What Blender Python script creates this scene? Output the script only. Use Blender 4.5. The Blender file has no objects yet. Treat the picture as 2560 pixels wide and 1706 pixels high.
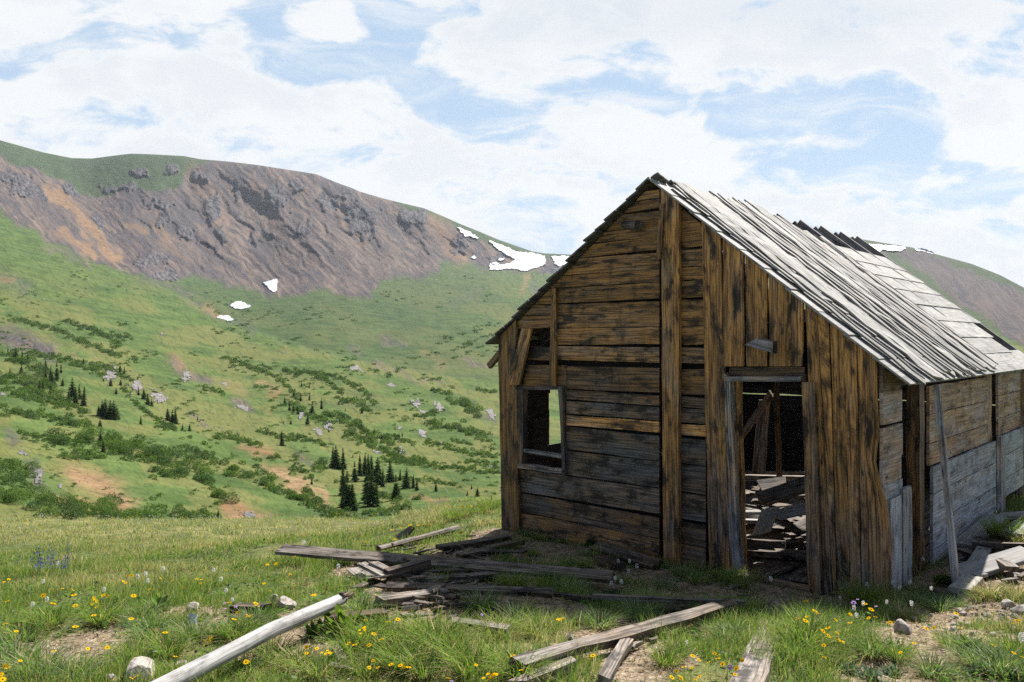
import bpy, math, random
import numpy as np
R = math.radians
rng = np.random.default_rng(11)
random.seed(5)
F = 1994.0; CX = 1280.0; CY = 853.0          # focal length and centre of the 2560 x 1706 photograph, in its pixels
sc = bpy.context.scene
col = sc.collection

# ------------------------------------------------------------------ noise
def _h(ix, iy, s):
    n = (ix.astype(np.int64) * 374761393 + iy.astype(np.int64) * 668265263 + s * 1442695041) & 0xFFFFFFFF
    n = ((n ^ (n >> 13)) * 1274126177) & 0xFFFFFFFF
    n = ((n ^ (n >> 16)) * 2246822519) & 0xFFFFFFFF
    n = n ^ (n >> 15)
    return (n & 0xFFFFFF) / float(0xFFFFFF)
def vn(x, y, s=0):
    x = np.asarray(x, float); y = np.asarray(y, float)
    ix = np.floor(x); iy = np.floor(y); fx = x - ix; fy = y - iy
    fx = fx * fx * fx * (fx * (fx * 6 - 15) + 10); fy = fy * fy * fy * (fy * (fy * 6 - 15) + 10)
    a = _h(ix, iy, s); b = _h(ix + 1, iy, s); c = _h(ix, iy + 1, s); d = _h(ix + 1, iy + 1, s)
    return (a + (b - a) * fx) * (1 - fy) + (c + (d - c) * fx) * fy
def fbm(x, y, o=4, s=0):
    x = np.asarray(x, float); y = np.asarray(y, float)
    t = np.zeros(np.broadcast(x, y).shape); a = 0.5; n = 0
    for k in range(o):
        t += a * vn(x, y, s + 17 * k); n += a; a *= .5
        x, y = (x * 1.6 - y * 1.2) + 3.1, (x * 1.2 + y * 1.6) + 7.7
    return t / n
def sst(a, b, x):
    t = np.clip((x - a) / (b - a), 0, 1); return t * t * (3 - 2 * t)

# ------------------------------------------------------------------ objects
def tag(o, label=None, cat=None, group=None, kind=None):
    if label: o['label'] = label
    if cat: o['category'] = cat
    if group: o['group'] = group
    if kind: o['kind'] = kind
    return o
def empty(name, loc, label, cat, group=None, rz=0):
    o = bpy.data.objects.new(name, None); col.objects.link(o)
    o.empty_display_size = .1
    o.location = loc; o.rotation_euler = (0, 0, rz)
    return tag(o, label, cat, group)
def mesh_np(name, V, faces, mats, uv=None, colr=None, mi=None, smooth=False):
    """V (n,3); faces: list of index tuples or an (m,k) array."""
    me = bpy.data.meshes.new(name)
    V = np.asarray(V, np.float32)
    if isinstance(faces, np.ndarray):
        m, k = faces.shape
        tot = np.full(m, k, np.int32); loops = faces.reshape(-1).astype(np.int32)
    elif isinstance(faces, tuple):
        tot, loops = faces
    else:
        tot = np.array([len(f) for f in faces], np.int32)
        loops = np.array([i for f in faces for i in f], np.int32)
    me.vertices.add(len(V)); me.vertices.foreach_set('co', V.ravel())
    me.loops.add(len(loops)); me.loops.foreach_set('vertex_index', loops)
    me.polygons.add(len(tot))
    st = np.zeros(len(tot), np.int32); st[1:] = np.cumsum(tot)[:-1]
    me.polygons.foreach_set('loop_start', st); me.polygons.foreach_set('loop_total', tot)
    me.polygons.foreach_set('use_smooth', np.full(len(tot), bool(smooth)))
    if mi is not None: me.polygons.foreach_set('material_index', np.asarray(mi, np.int32))
    if uv is not None:
        l = me.uv_layers.new(name='UVMap'); l.data.foreach_set('uv', np.asarray(uv, np.float32).ravel())
    if colr is not None:
        a = me.color_attributes.new('tone', 'FLOAT_COLOR', 'POINT')
        a.data.foreach_set('color', np.asarray(colr, np.float32).ravel())
    for m_ in (mats if isinstance(mats, (list, tuple)) else [mats]): me.materials.append(m_)
    me.update(); me.validate()
    return me
def mobj(name, me, parent=None, loc=(0, 0, 0)):
    o = bpy.data.objects.new(name, me); col.objects.link(o)
    o.parent = parent; o.location = loc
    return o

# ------------------------------------------------------------------ material helpers
class NT:
    def __init__(s, tree): s.t = tree; s.n = tree.nodes; s.l = tree.links
    def new(s, typ, **kw):
        n = s.n.new(typ)
        for k, v in kw.items(): setattr(n, k, v)
        return n
    def put(s, sock, v):
        if isinstance(v, bpy.types.NodeSocket): s.l.new(v, sock)
        else: sock.default_value = v
    def m(s, op, a, b=0.0, c=0.0, clamp=False):
        n = s.new('ShaderNodeMath', operation=op, use_clamp=clamp)
        s.put(n.inputs[0], a); s.put(n.inputs[1], b)
        if len(n.inputs) > 2: s.put(n.inputs[2], c)
        return n.outputs[0]
    def mix(s, f, a, b, mode='MIX'):
        n = s.new('ShaderNodeMix', data_type='RGBA', blend_type=mode)
        n.clamp_factor = True
        s.put(n.inputs[0], f); s.put(n.inputs[6], a); s.put(n.inputs[7], b)
        return n.outputs[2]
    def ramp(s, x, a, b):
        n = s.new('ShaderNodeMapRange', interpolation_type='SMOOTHSTEP')
        s.put(n.inputs[0], x); s.put(n.inputs[1], a); s.put(n.inputs[2], b)
        return n.outputs[0]
    def noise(s, vec, scale=1.0, detail=3.0, rough=.55, dist=0.0, dim='3D'):
        n = s.new('ShaderNodeTexNoise', noise_dimensions=dim)
        if vec is not None: s.put(n.inputs['Vector'], vec)
        n.inputs['Scale'].default_value = scale; n.inputs['Detail'].default_value = detail
        n.inputs['Roughness'].default_value = rough; n.inputs['Distortion'].default_value = dist
        return n.outputs[0]
    def vmul(s, v, k):
        n = s.new('ShaderNodeVectorMath', operation='MULTIPLY'); s.put(n.inputs[0], v); s.put(n.inputs[1], k); return n.outputs[0]
    def vadd(s, v, k):
        n = s.new('ShaderNodeVectorMath', operation='ADD'); s.put(n.inputs[0], v); s.put(n.inputs[1], k); return n.outputs[0]
    def sep(s, v):
        n = s.new('ShaderNodeSeparateXYZ'); s.put(n.inputs[0], v); return n.outputs
    def comb(s, x, y, z):
        n = s.new('ShaderNodeCombineXYZ')
        s.put(n.inputs[0], x); s.put(n.inputs[1], y); s.put(n.inputs[2], z); return n.outputs[0]
    def attr(s, name):
        n = s.new('ShaderNodeAttribute'); n.attribute_name = name; return n
def rgb(r, g, b): return (r, g, b, 1.0)
def material(name):
    m = bpy.data.materials.new(name); m.use_nodes = True
    t = NT(m.node_tree); p = m.node_tree.nodes['Principled BSDF']
    return m, t, p

def wood_mat(name, warm_hi, warm_lo, grey_hi, grey_lo, rough=.78, spec=.25, stain=.5, bump=.5):
    m, t, p = material(name)
    uv = t.new('ShaderNodeUVMap').outputs[0]
    tone = t.attr('tone'); ts = t.new('ShaderNodeSeparateColor'); t.put(ts.inputs[0], tone.outputs['Color'])
    rnd, gr, dk = ts.outputs[0], ts.outputs[1], ts.outputs[2]
    br = tone.outputs['Alpha']
    w = t.noise(t.vmul(uv, (1.1, 3.0, 1)), 1.0, 2)
    uvw = t.vadd(uv, t.comb(0.0, t.m('MULTIPLY', t.m('SUBTRACT', w, .5), .05), 0.0))
    g1 = t.noise(t.vmul(uvw, (1.6, 62, 1)), 1.0, 3, .6)
    g2 = t.noise(t.vmul(uvw, (5.0, 190, 1)), 1.0, 2, .6)
    g3 = t.noise(t.vmul(uvw, (.8, 17, 1)), 1.0, 3, .6)
    grain = t.m('ADD', t.m('MULTIPLY', g1, .5), t.m('ADD', t.m('MULTIPLY', g2, .28), t.m('MULTIPLY', g3, .22)))
    gq = t.ramp(grain, .40, .60)
    warm = t.mix(gq, warm_lo, warm_hi)
    gy = t.mix(gq, grey_lo, grey_hi)
    big = t.noise(t.vmul(uv, (1.3, 4.5, 1)), 1.0, 4, .62)
    gf = t.m('ADD', gr, t.m('MULTIPLY', t.m('SUBTRACT', big, .5), 2.6), clamp=True)
    c = t.mix(gf, warm, gy)
    # weathered dark blotches, knots, cracks
    st = t.noise(t.vadd(t.vmul(uv, (2.4, 6.5, 1)), (9.3, 4.1, 0)), 1.0, 5, .68)
    stf = t.m('MULTIPLY', t.ramp(st, .47, .66), stain)
    # rain streaks that run down over neighbouring boards
    gp = t.new('ShaderNodeNewGeometry').outputs['Position']
    dr = t.noise(t.vmul(gp, (4.0, 4.0, 1.3)), 1.0, 6, .7)
    stf = t.m('ADD', stf, t.m('MULTIPLY', t.ramp(dr, .50, .74), stain * .8))
    fine = t.noise(t.vmul(uv, (14, 40, 1)), 1.0, 4, .7)
    stf = t.m('ADD', stf, t.m('MULTIPLY', t.ramp(fine, .55, .72), stain * .5))
    stf = t.m('ADD', stf, dk, clamp=True)
    c = t.mix(t.m('MULTIPLY', stf, .93), c, rgb(.008, .006, .005))
    vo = t.new('ShaderNodeTexVoronoi'); t.put(vo.inputs['Vector'], t.vmul(uvw, (3.0, 7.5, 1))); vo.inputs['Scale'].default_value = 1.0
    vo.inputs['Randomness'].default_value = 1.0
    kn = t.ramp(vo.outputs['Distance'], .17, .06)
    kn = t.m('MULTIPLY', kn, t.ramp(t.noise(t.vmul(uv, (3, 7, 1)), .5, 1), .38, .48))
    c = t.mix(t.m('MULTIPLY', kn, .85), c, rgb(.016, .009, .006))
    ck = t.noise(t.vadd(t.vmul(uvw, (.9, 75, 1)), (3.3, 1.7, 0)), 1.0, 2, .5)
    ckf = t.ramp(ck, .69, .75)
    c = t.mix(t.m('MULTIPLY', ckf, .85), c, rgb(.01, .008, .007))
    c = t.mix(1.0, c, br, 'MULTIPLY')
    t.put(p.inputs['Base Color'], c)
    p.inputs['Roughness'].default_value = rough
    p.inputs['Specular IOR Level'].default_value = spec
    b = t.new('ShaderNodeBump'); b.inputs['Strength'].default_value = bump; b.inputs['Distance'].default_value = .008
    hgt = t.m('SUBTRACT', t.m('SUBTRACT', grain, t.m('MULTIPLY', ckf, .6)), t.m('MULTIPLY', kn, .3))
    t.put(b.inputs['Height'], hgt); t.put(p.inputs['Normal'], b.outputs[0])
    return m

M = {}
M['wall'] = wood_mat('stained_wood', rgb(.60, .30, .088), rgb(.085, .037, .013), rgb(.245, .232, .228), rgb(.042, .038, .037), stain=.95, rough=.6, spec=.35)
M['side'] = wood_mat('side_wood', rgb(.62, .40, .235), rgb(.27, .15, .085), rgb(.50, .515, .57), rgb(.24, .24, .265), stain=.6)
M['roof'] = wood_mat('silver_wood', rgb(.55, .50, .44), rgb(.22, .19, .16), rgb(.40, .39, .375), rgb(.25, .24, .23), stain=.40, bump=.5)
M['cover'] = wood_mat('cover_wood', rgb(.55, .50, .44), rgb(.16, .14, .12), rgb(.42, .405, .385), rgb(.21, .20, .19), stain=.38, bump=1.0)
M['debris'] = wood_mat('debris_wood', rgb(.30, .20, .115), rgb(.055, .034, .02), rgb(.33, .29, .255), rgb(.06, .047, .038), stain=.85, bump=.9)
M['log'] = wood_mat('bleached_wood', rgb(.55, .48, .40), rgb(.32, .27, .21), rgb(.50, .49, .475), rgb(.25, .24, .23), stain=.5, bump=.7)
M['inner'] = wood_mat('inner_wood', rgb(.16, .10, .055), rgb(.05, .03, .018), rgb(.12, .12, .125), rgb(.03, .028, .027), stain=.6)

# ------------------------------------------------------------------ camera, sun, sky
cam = bpy.data.cameras.new('camera'); cam.sensor_width = 36; cam.lens = F / 2560 * 36
cam.clip_start = .05; cam.clip_end = 20000
co = bpy.data.objects.new('camera', cam); col.objects.link(co)
co.location = (0, 0, 0); co.rotation_euler = (R(90), 0, 0)
sc.camera = co

LD = np.array([-.52, -.84, -1.0]); LD /= np.linalg.norm(LD)   # the way the sunlight travels
SUN_EL = math.asin(-LD[2]); SUN_AZ = math.atan2(-LD[0], -LD[1])
sd = bpy.data.lights.new('sun', 'SUN'); sd.energy = 5.0; sd.angle = R(.55); sd.color = (1, .955, .89)
so = bpy.data.objects.new('sun', sd); col.objects.link(so)
from mathutils import Vector
so.rotation_euler = Vector(tuple(LD)).to_track_quat('-Z', 'Y').to_euler()
so.location = (20, 40, 60)

w = bpy.data.worlds.new('World'); sc.world = w; w.use_nodes = True
t = NT(w.node_tree); w.node_tree.nodes.clear()
sky = t.new('ShaderNodeTexSky', sky_type='NISHITA'); sky.sun_disc = False
sky.sun_elevation = SUN_EL; sky.sun_rotation = SUN_AZ; sky.altitude = 3500
sky.air_density = 1.0; sky.dust_density = .6; sky.ozone_density = 1.0
d = t.new('ShaderNodeTexCoord').outputs['Generated']
x, y, z = t.sep(d)
ya = t.m('MAXIMUM', t.m('ABSOLUTE', y), .12)
a = t.m('DIVIDE', x, ya); b = t.m('DIVIDE', z, ya)
# cloud cover: fractal noise on a flat cloud deck plus the big openings and banks of that day
cl = t.comb(t.m('MULTIPLY', a, 1.0), t.m('MULTIPLY', b, 2.1), 0.0)
wn = t.new('ShaderNodeTexNoise', noise_dimensions='2D'); t.put(wn.inputs['Vector'], cl); wn.inputs['Scale'].default_value = 4.0; wn.inputs['Detail'].default_value = 3
wv = t.new('ShaderNodeVectorMath', operation='MULTIPLY_ADD')
t.put(wv.inputs[0], wn.outputs['Color']); wv.inputs[1].default_value = (.12, .12, 0); t.put(wv.inputs[2], cl)
n1 = t.noise(wv.outputs[0], 8.0, 12, .60, 0.15, '2D')
n2 = t.noise(t.vadd(cl, (5.2, 1.3, 0)), 2.3, 4, .5, 0, '2D')
wa, wb, _ = t.sep(wn.outputs['Color'])
aw = t.m('ADD', a, t.m('MULTIPLY', t.m('SUBTRACT', wa, .5), .10)); bw = t.m('ADD', b, t.m('MULTIPLY', t.m('SUBTRACT', wb, .5), .07))
def blob(px, py, rx, ry, amp):
    u = t.m('MULTIPLY', t.m('SUBTRACT', aw, (px - CX) / F), F / rx)
    v = t.m('MULTIPLY', t.m('SUBTRACT', bw, (CY - py) / F), F / ry)
    r2 = t.m('MULTIPLY_ADD', u, u, t.m('MULTIPLY', v, v))
    return t.m('MULTIPLY', t.m('POWER', 2.718, t.m('MULTIPLY', r2, -1.0)), amp)
HOLES = [(675, 60, 70, 90, .5), (1010, 60, 60, 110, .45), (900, 170, 230, 60, .5), (473, 112, 80, 36, .42), (200, 122, 60, 22, .25), (25, 160, 90, 45, .4),
         (160, 285, 190, 42, .42), (350, 322, 110, 14, .2), (1160, 248, 170, 62, .45), (636, 345, 80, 30, .25), (707, 190, 70, 40, .2),
         (1425, 232, 190, 62, .5), (2080, 300, 330, 110, .5), (1780, 280, 140, 60, .3), (2540, 180, 170, 28, .3), (2200, 405, 330, 45, .45), (1405, 437, 130, 20, .25), (2520, 465, 90, 50, .35), (1250, 420, 80, 30, .2),
         (868, 72, 70, 45, -.2), (2490, 320, 115, 95, -.6), (1900, 120, 500, 45, -.3), (450, 220, 380, 60, -.3), (1620, 330, 220, 35, -.35), (650, 440, 900, 60, -.2)]
bias = 0.0
for h in HOLES:
    bias = t.m('ADD', bias, blob(h[0], h[1], h[2], h[3], -h[4]))
dens = t.m('ADD', t.m('ADD', t.m('MULTIPLY', t.m('SUBTRACT', n1, .5), 2.0), t.m('MULTIPLY', t.m('SUBTRACT', n2, .5), .35)), t.m('ADD', bias, .25))
cov = t.ramp(dens, -.17, .25)
veil = t.noise(t.vmul(t.vadd(wv.outputs[0], (2.1, 7.3, 0)), (1.0, 2.2, 1)), 5.0, 10, .66, .3, '2D')
cov = t.m('MAXIMUM', cov, t.m('MULTIPLY', t.ramp(veil, .42, .78), .75))
# the cloud lies ahead over the mountains; behind the camera and overhead the sky is mostly clear
cov = t.m('MULTIPLY', cov, t.m('MULTIPLY_ADD', t.ramp(y, -.15, .45), .9, .1))
cov = t.m('MULTIPLY', cov, t.m('MULTIPLY_ADD', t.ramp(z, .85, .45), .8, .2))
shade = t.m('ADD', blob(2050, 20, 520, 75, .5), blob(1500, 60, 420, 60, .22))
shade = t.m('ADD', shade, t.m('MULTIPLY', t.m('MULTIPLY', t.ramp(t.noise(t.vadd(cl, (1.7, 4.4, 0)), 5.0, 6, .55, 0, '2D'), .42, .62), t.ramp(dens, .10, .40)), .34))
cw = t.mix(shade, rgb(8.6, 8.75, 8.9), rgb(6.1, 6.7, 7.5))
skc = t.mix(1.0, sky.outputs[0], rgb(1.12, 1.1, 1.08), 'MULTIPLY')
skc = t.mix(t.m('MULTIPLY', t.ramp(b, .34, .0), t.ramp(y, .0, .5)), skc, rgb(6.6, 7.7, 8.8))       # paler towards the horizon
skc = t.mix(t.m('MULTIPLY', t.ramp(y, .0, .5), .8), skc, rgb(5.2, 6.9, 8.7))
c = t.mix(cov, skc, cw)
bg = t.new('ShaderNodeBackground'); t.put(bg.inputs[0], c); bg.inputs[1].default_value = .05
ow = t.new('ShaderNodeOutputWorld'); t.l.new(bg.outputs[0], ow.inputs[0])

sc.view_settings.view_transform = 'Standard'; sc.view_settings.look = 'None'
sc.view_settings.exposure = 1.1; sc.view_settings.gamma = 1
sc.render.engine = 'CYCLES'
sc.cycles.max_bounces = 6; sc.cycles.diffuse_bounces = 3; sc.cycles.transparent_max_bounces = 4
sc.cycles.volume_bounces = 0; sc.cycles.sample_clamp_indirect = 1.0
sc.cycles.use_denoising = False; sc.cycles.use_adaptive_sampling = False
# ------------------------------------------------------------------ cabin frame (needed by the ground)
C0 = np.array([3.247, 7.0]); TA = np.array([-.742, .670]); TB = np.array([.670, .742])
def cab(tt, u, h): return (C0[0] + tt * TA[0] + u * TB[0], C0[1] + tt * TA[1] + u * TB[1], h)
# ------------------------------------------------------------------ meadow height
GP = np.array([
 (0, 0, -1.60), (3, 0, -1.55), (-4, 0, -1.70), (0, 4, -1.72), (2.5, 4, -1.70), (-2.5, 4, -1.76), (-7, 4, -1.9), (7, 4, -1.7),
 (3.25, 7, -2.25), (1.54, 8.54, -2.37), (-.13, 10.05, -2.42), (5.86, 9.9, -2.16), (7.6, 11.8, -2.2), (6, 7, -1.97), (10, 6, -1.85), (10, 14, -2.2),
 (1.0, 6.0, -2.02), (-1.2, 6.5, -2.06),
 (-3, 8, -2.33), (-8, 8, -2.55), (-3, 14, -3.38), (-9, 14, -3.5), (-15, 14, -3.65), (-.9, 14, -2.86), (.6, 13, -2.8), (3, 16, -3.3),
 (-4, 20, -4.5), (-9, 20, -4.62), (-17, 26, -5.88), (-9, 26, -5.98), (-3, 24, -5.7), (-.5, 18, -4.35), (3, 22, -5.2), (10, 24, -5.0),
 (-22, 26, -5.7), (-24, 34, -8.4), (-17, 34, -8.7), (-9, 34, -8.9), (0, 32, -9), (12, 34, -8), (-26, 12, -3.4), (24, 12, -2.2), (24, 30, -5)], float)
def _tps(r2): return r2 * np.log(np.maximum(r2, 1e-9))
_n = len(GP)
_A = np.zeros((_n + 3, _n + 3))
_A[:_n, :_n] = _tps(((GP[:, None, :2] - GP[None, :, :2]) ** 2).sum(-1)) + np.eye(_n) * .25
_A[:_n, _n] = 1; _A[:_n, _n + 1:] = GP[:, :2]; _A[_n, :_n] = 1; _A[_n + 1:, :_n] = GP[:, :2].T
_W = np.linalg.solve(_A, np.concatenate([GP[:, 2], np.zeros(3)]))
def G(x, y):
    x = np.asarray(x, float); y = np.asarray(y, float)
    sh = np.broadcast(x, y).shape
    X = np.broadcast_to(x, sh).ravel(); Y = np.broadcast_to(y, sh).ravel()
    zz = _W[_n] + _W[_n + 1] * X + _W[_n + 2] * Y
    for k in range(_n): zz += _W[k] * _tps((X - GP[k, 0]) ** 2 + (Y - GP[k, 1]) ** 2)
    zz += (fbm(X * .9, Y * .9, 3, 3) - .5) * .16 + (fbm(X * 4, Y * 4, 3, 9) - .5) * .05
    dx = X - C0[0]; dy = Y - C0[1]
    ta = dx * TA[0] + dy * TA[1]; ub = dx * TB[0] + dy * TB[1]
    ins = sst(0, .25, ta) * sst(4.55, 4.3, ta) * sst(0, .25, ub) * sst(6.2, 5.9, ub)
    return (zz - .45 * ins).reshape(sh)
def hit(px, row, dh=0.0):
    """where the line of sight through a photo pixel meets the meadow (raised by dh)"""
    Y = np.concatenate([np.linspace(2.6, 14, 700), np.linspace(14.02, 40, 600)])
    X = (px - CX) / F * Y; Z = (CY - row) / F * Y
    bad = Z <= G(X, Y) + dh
    k = int(np.argmax(bad)) if bad.any() else 500
    return np.array([X[k], Y[k], G(X[k], Y[k]) + dh])

# bare soil on the meadow (1 = soil)
SOIL = []
for px, row, r in [(150, 1630, .30), (215, 1632, .3), (1010, 1530, .35), (1130, 1540, .4), (1080, 1500, .35), (1180, 1470, .3), (1010, 1440, .3), (1060, 1400, .4), (1560, 1640, .25), (1600, 1665, .22),
                   (1640, 1640, .2), (1500, 1590, .25), (1540, 1560, .3), (1640, 1560, .25), (1690, 1480, .35), (1520, 1460, .3), (1800, 1490, .35), (1400, 1380, .4), (1330, 1370, .35), (1950, 1490, .3), (2000, 1475, .3),
                   (2350, 1545, .35), (2420, 1540, .42), (2500, 1535, .42), (2560, 1530, .42), (2300, 1560, .2), (2330, 1620, .25), (2250, 1660, .2), (2440, 1450, .5), (2520, 1420, .6), (2420, 1480, .35), (2560, 1380, .7), (2540, 1330, .7), (2480, 1350, .5),
                   (700, 1630, .18), (740, 1590, .25), (460, 1530, .22), (640, 1540, .25), (1250, 1330, .35), (1230, 1360, .35), (2200, 1690, .25), (2140, 1690, .2), (2300, 1600, .3), (2380, 1590, .3), (2260, 1560, .25), (1240, 1500, .35), (1330, 1500, .3), (1420, 1530, .3), (1760, 1500, .3), (1880, 1500, .25), (1300, 1440, .3), (1180, 1420, .4), (1120, 1390, .4), (1480, 1420, .3), (1580, 1440, .3), (1700, 1540, .2), (1240, 1550, .2), (960, 1480, .3), (930, 1420, .3), (2050, 1500, .2), (1470, 1640, .2)]:
    q = hit(px, row); SOIL.append((q[0], q[1], r))
SOIL = np.array(SOIL); SOIL[:, 2] *= .85
def soil(x, y):
    x = np.asarray(x, float); y = np.asarray(y, float)
    wx = x + (fbm(x * 3, y * 3, 3, 21) - .5) * .5; wy = y + (fbm(x * 3, y * 3, 3, 33) - .5) * .6
    s = np.zeros(x.shape)
    for a_, b_, r_ in SOIL:
        s = np.maximum(s, np.exp(-((wx - a_) ** 2 + ((wy - b_) * .8) ** 2) / (r_ * r_) * .8))
    return s

gx = np.concatenate([np.linspace(-40, -14, 60)[:-1], np.linspace(-14, 13, 380), np.linspace(13, 34, 50)[1:]])
gy = np.concatenate([np.linspace(-8, 3, 24)[:-1], np.linspace(3, 14, 220), np.linspace(14, 38, 140)[1:]])
GX, GY = np.meshgrid(gx, gy); GZ = G(GX, GY)
def grid_faces(nr, nc):
    i = np.arange(nr * nc).reshape(nr, nc)
    return np.stack([i[:-1, :-1], i[:-1, 1:], i[1:, 1:], i[1:, :-1]], -1).reshape(-1, 4)
S = soil(GX, GY)
# the grass cover of the ground: r soil, g dry grass, b colour drift
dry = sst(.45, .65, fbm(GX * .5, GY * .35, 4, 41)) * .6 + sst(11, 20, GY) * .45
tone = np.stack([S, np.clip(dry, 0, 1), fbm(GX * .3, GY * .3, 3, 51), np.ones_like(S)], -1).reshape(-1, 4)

m, t, p = material('meadow_ground'); M['ground'] = m
at = t.attr('tone'); ss = t.new('ShaderNodeSeparateColor'); t.put(ss.inputs[0], at.outputs['Color'])
geo = t.new('ShaderNodeNewGeometry').outputs['Position']
n1 = t.noise(geo, 9, 5, .65); n2 = t.noise(geo, 45, 3, .6); n3 = t.noise(geo, 1.7, 3, .5)
soilc = t.mix(t.ramp(n1, .35, .65), rgb(.12, .085, .056), rgb(.29, .225, .155))
soilc = t.mix(t.ramp(n2, .55, .7), soilc, rgb(.46, .38, .31))
grs = t.mix(t.ramp(n1, .35, .65), rgb(.035, .05, .014), rgb(.10, .13, .035))
grs = t.mix(t.m('MULTIPLY', ss.outputs[1], t.ramp(n3, .3, .7)), grs, rgb(.26, .22, .10))
sf = t.ramp(t.m('ADD', ss.outputs[0], t.m('MULTIPLY', t.m('SUBTRACT', n1, .5), .5)), .22, .5)
t.put(p.inputs['Base Color'], t.mix(sf, grs, soilc)); p.inputs['Roughness'].default_value = .95; p.inputs['Specular IOR Level'].default_value = .1
b_ = t.new('ShaderNodeBump'); b_.inputs['Strength'].default_value = .9; b_.inputs['Distance'].default_value = .03
t.put(b_.inputs['Height'], t.m('ADD', n1, t.m('MULTIPLY', n2, .4))); t.put(p.inputs['Normal'], b_.outputs[0])
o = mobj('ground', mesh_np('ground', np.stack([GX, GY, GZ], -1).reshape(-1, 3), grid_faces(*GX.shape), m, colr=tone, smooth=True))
tag(o, kind='structure')

# ------------------------------------------------------------------ far hillsides and mountains: one surface given by sections across the valley
SEC = {
 -700: [(28, 1400), (50, 1290), (65, 1180), (95, 1060), (140, 950), (230, 850), (370, 750), (560, 630), (800, 520), (1150, 430), (1700, 340), (2300, 250), (2700, 300)],
 0:    [(34, 1420), (60, 1330), (74, 1245), (110, 1130), (165, 1015), (265, 925), (430, 830), (660, 725), (950, 620), (1400, 530), (2000, 450), (2600, 352), (3000, 400)],
 300:  [(34, 1420), (64, 1335), (82, 1268), (118, 1165), (175, 1060), (280, 960), (455, 870), (700, 780), (1020, 690), (1450, 620), (2150, 500), (2700, 390), (3100, 440)],
 600:  [(34, 1420), (70, 1340), (92, 1283), (128, 1195), (190, 1105), (300, 1010), (480, 915), (750, 830), (1100, 755), (1500, 700), (2250, 550), (2800, 410), (3200, 460)],
 900:  [(34, 1420), (76, 1325), (105, 1282), (145, 1200), (225, 1100), (370, 985), (600, 890), (900, 800), (1280, 730), (1750, 670), (2400, 580), (2900, 483), (3300, 540)],
 1200: [(30, 1420), (80, 1305), (115, 1248), (175, 1165), (285, 1070), (465, 970), (740, 885), (1080, 805), (1550, 740), (2150, 685), (2600, 640), (3000, 580), (3400, 640)],
 1440: [(30, 1420), (85, 1290), (130, 1220), (200, 1140), (320, 1055), (500, 965), (780, 885), (1120, 815), (1600, 755), (2200, 710), (2700, 672), (3200, 638), (3600, 700)],
 1800: [(30, 1420), (85, 1280), (130, 1190), (195, 1110), (300, 1030), (450, 950), (680, 875), (950, 805), (1350, 735), (1850, 680), (2300, 640), (2750, 592), (3200, 660)],
 2200: [(30, 1420), (80, 1270), (120, 1160), (175, 1070), (265, 990), (390, 920), (570, 850), (800, 785), (1120, 725), (1500, 680), (1900, 645), (2300, 606), (2700, 680)],
 2560: [(30, 1420), (70, 1260), (105, 1140), (155, 1050), (230, 975), (340, 910), (490, 850), (690, 810), (960, 780), (1280, 755), (1600, 740), (1950, 722), (2350, 800)],
 3300: [(30, 1420), (60, 1250), (90, 1150), (130, 1080), (190, 1020), (270, 970), (380, 930), (520, 900), (700, 880), (900, 868), (1150, 860), (1500, 850), (1900, 930)]}
SKY = np.array([(-700, 250), (0, 352), (110, 383), (180, 397), (230, 398), (300, 389), (330, 386), (380, 388), (460, 393), (500, 401), (560, 406), (640, 415), (700, 424), (790, 437), (810, 445), (850, 461), (880, 471), (900, 480), (960, 497), (1000, 507),
                (1060, 521), (1110, 542), (1150, 560), (1200, 580), (1250, 601), (1330, 629), (1360, 634), (1440, 638), (1600, 632), (1800, 592), (1990, 577), (2100, 590), (2160, 600), (2280, 620), (2340, 637), (2430, 662), (2500, 690), (2560, 722), (3300, 850)], float)
secx = np.array(sorted(SEC), float); secY = np.log(np.array([[q[0] for q in SEC[k]] for k in sorted(SEC)], float)); secR = np.array([[q[1] for q in SEC[k]] for k in sorted(SEC)], float)
def hermite(xk, yk, x):
    """smooth interpolation along axis 0"""
    d = np.gradient(yk, xk, axis=0)
    i = np.clip(np.searchsorted(xk, x) - 1, 0, len(xk) - 2)
    h = (xk[i + 1] - xk[i]); s = ((x - xk[i]) / h)
    sh = (-1,) + (1,) * (yk.ndim - 1)
    s = s.reshape(sh); h = h.reshape(sh)
    return ((1 + 2 * s) * (1 - s) ** 2) * yk[i] + s * (1 - s) ** 2 * h * d[i] + s * s * (3 - 2 * s) * yk[i + 1] + s * s * (s - 1) * h * d[i + 1]
hpx = np.concatenate([np.arange(-700, -60, 16), np.arange(-60, 1470, 3.2), np.arange(1470, 1950, 10), np.arange(1950, 2620, 4), np.arange(2620, 3301, 16)]).astype(float)
hv = np.concatenate([np.linspace(0, 1.4, 16)[:-1], np.linspace(1.4, 11, 400)[:-1], np.linspace(11, 12, 10)])
LY = hermite(secx, secY, hpx); RR = hermite(secx, secR, hpx)                 # (ncol, 13)
kk = np.arange(13.)
LY = hermite(kk, LY.T, hv); RR = hermite(kk, RR.T, hv)                       # (nrow, ncol)
HP = np.broadcast_to(hpx, RR.shape)
wsky = sst(8.0, 11.0, hv)[:, None]
skyr = np.interp(hpx, SKY[:, 0], SKY[:, 1])
i11 = np.argmin(abs(hv - 11)); RR = RR + wsky * (skyr - RR[i11])[None, :]
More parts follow.
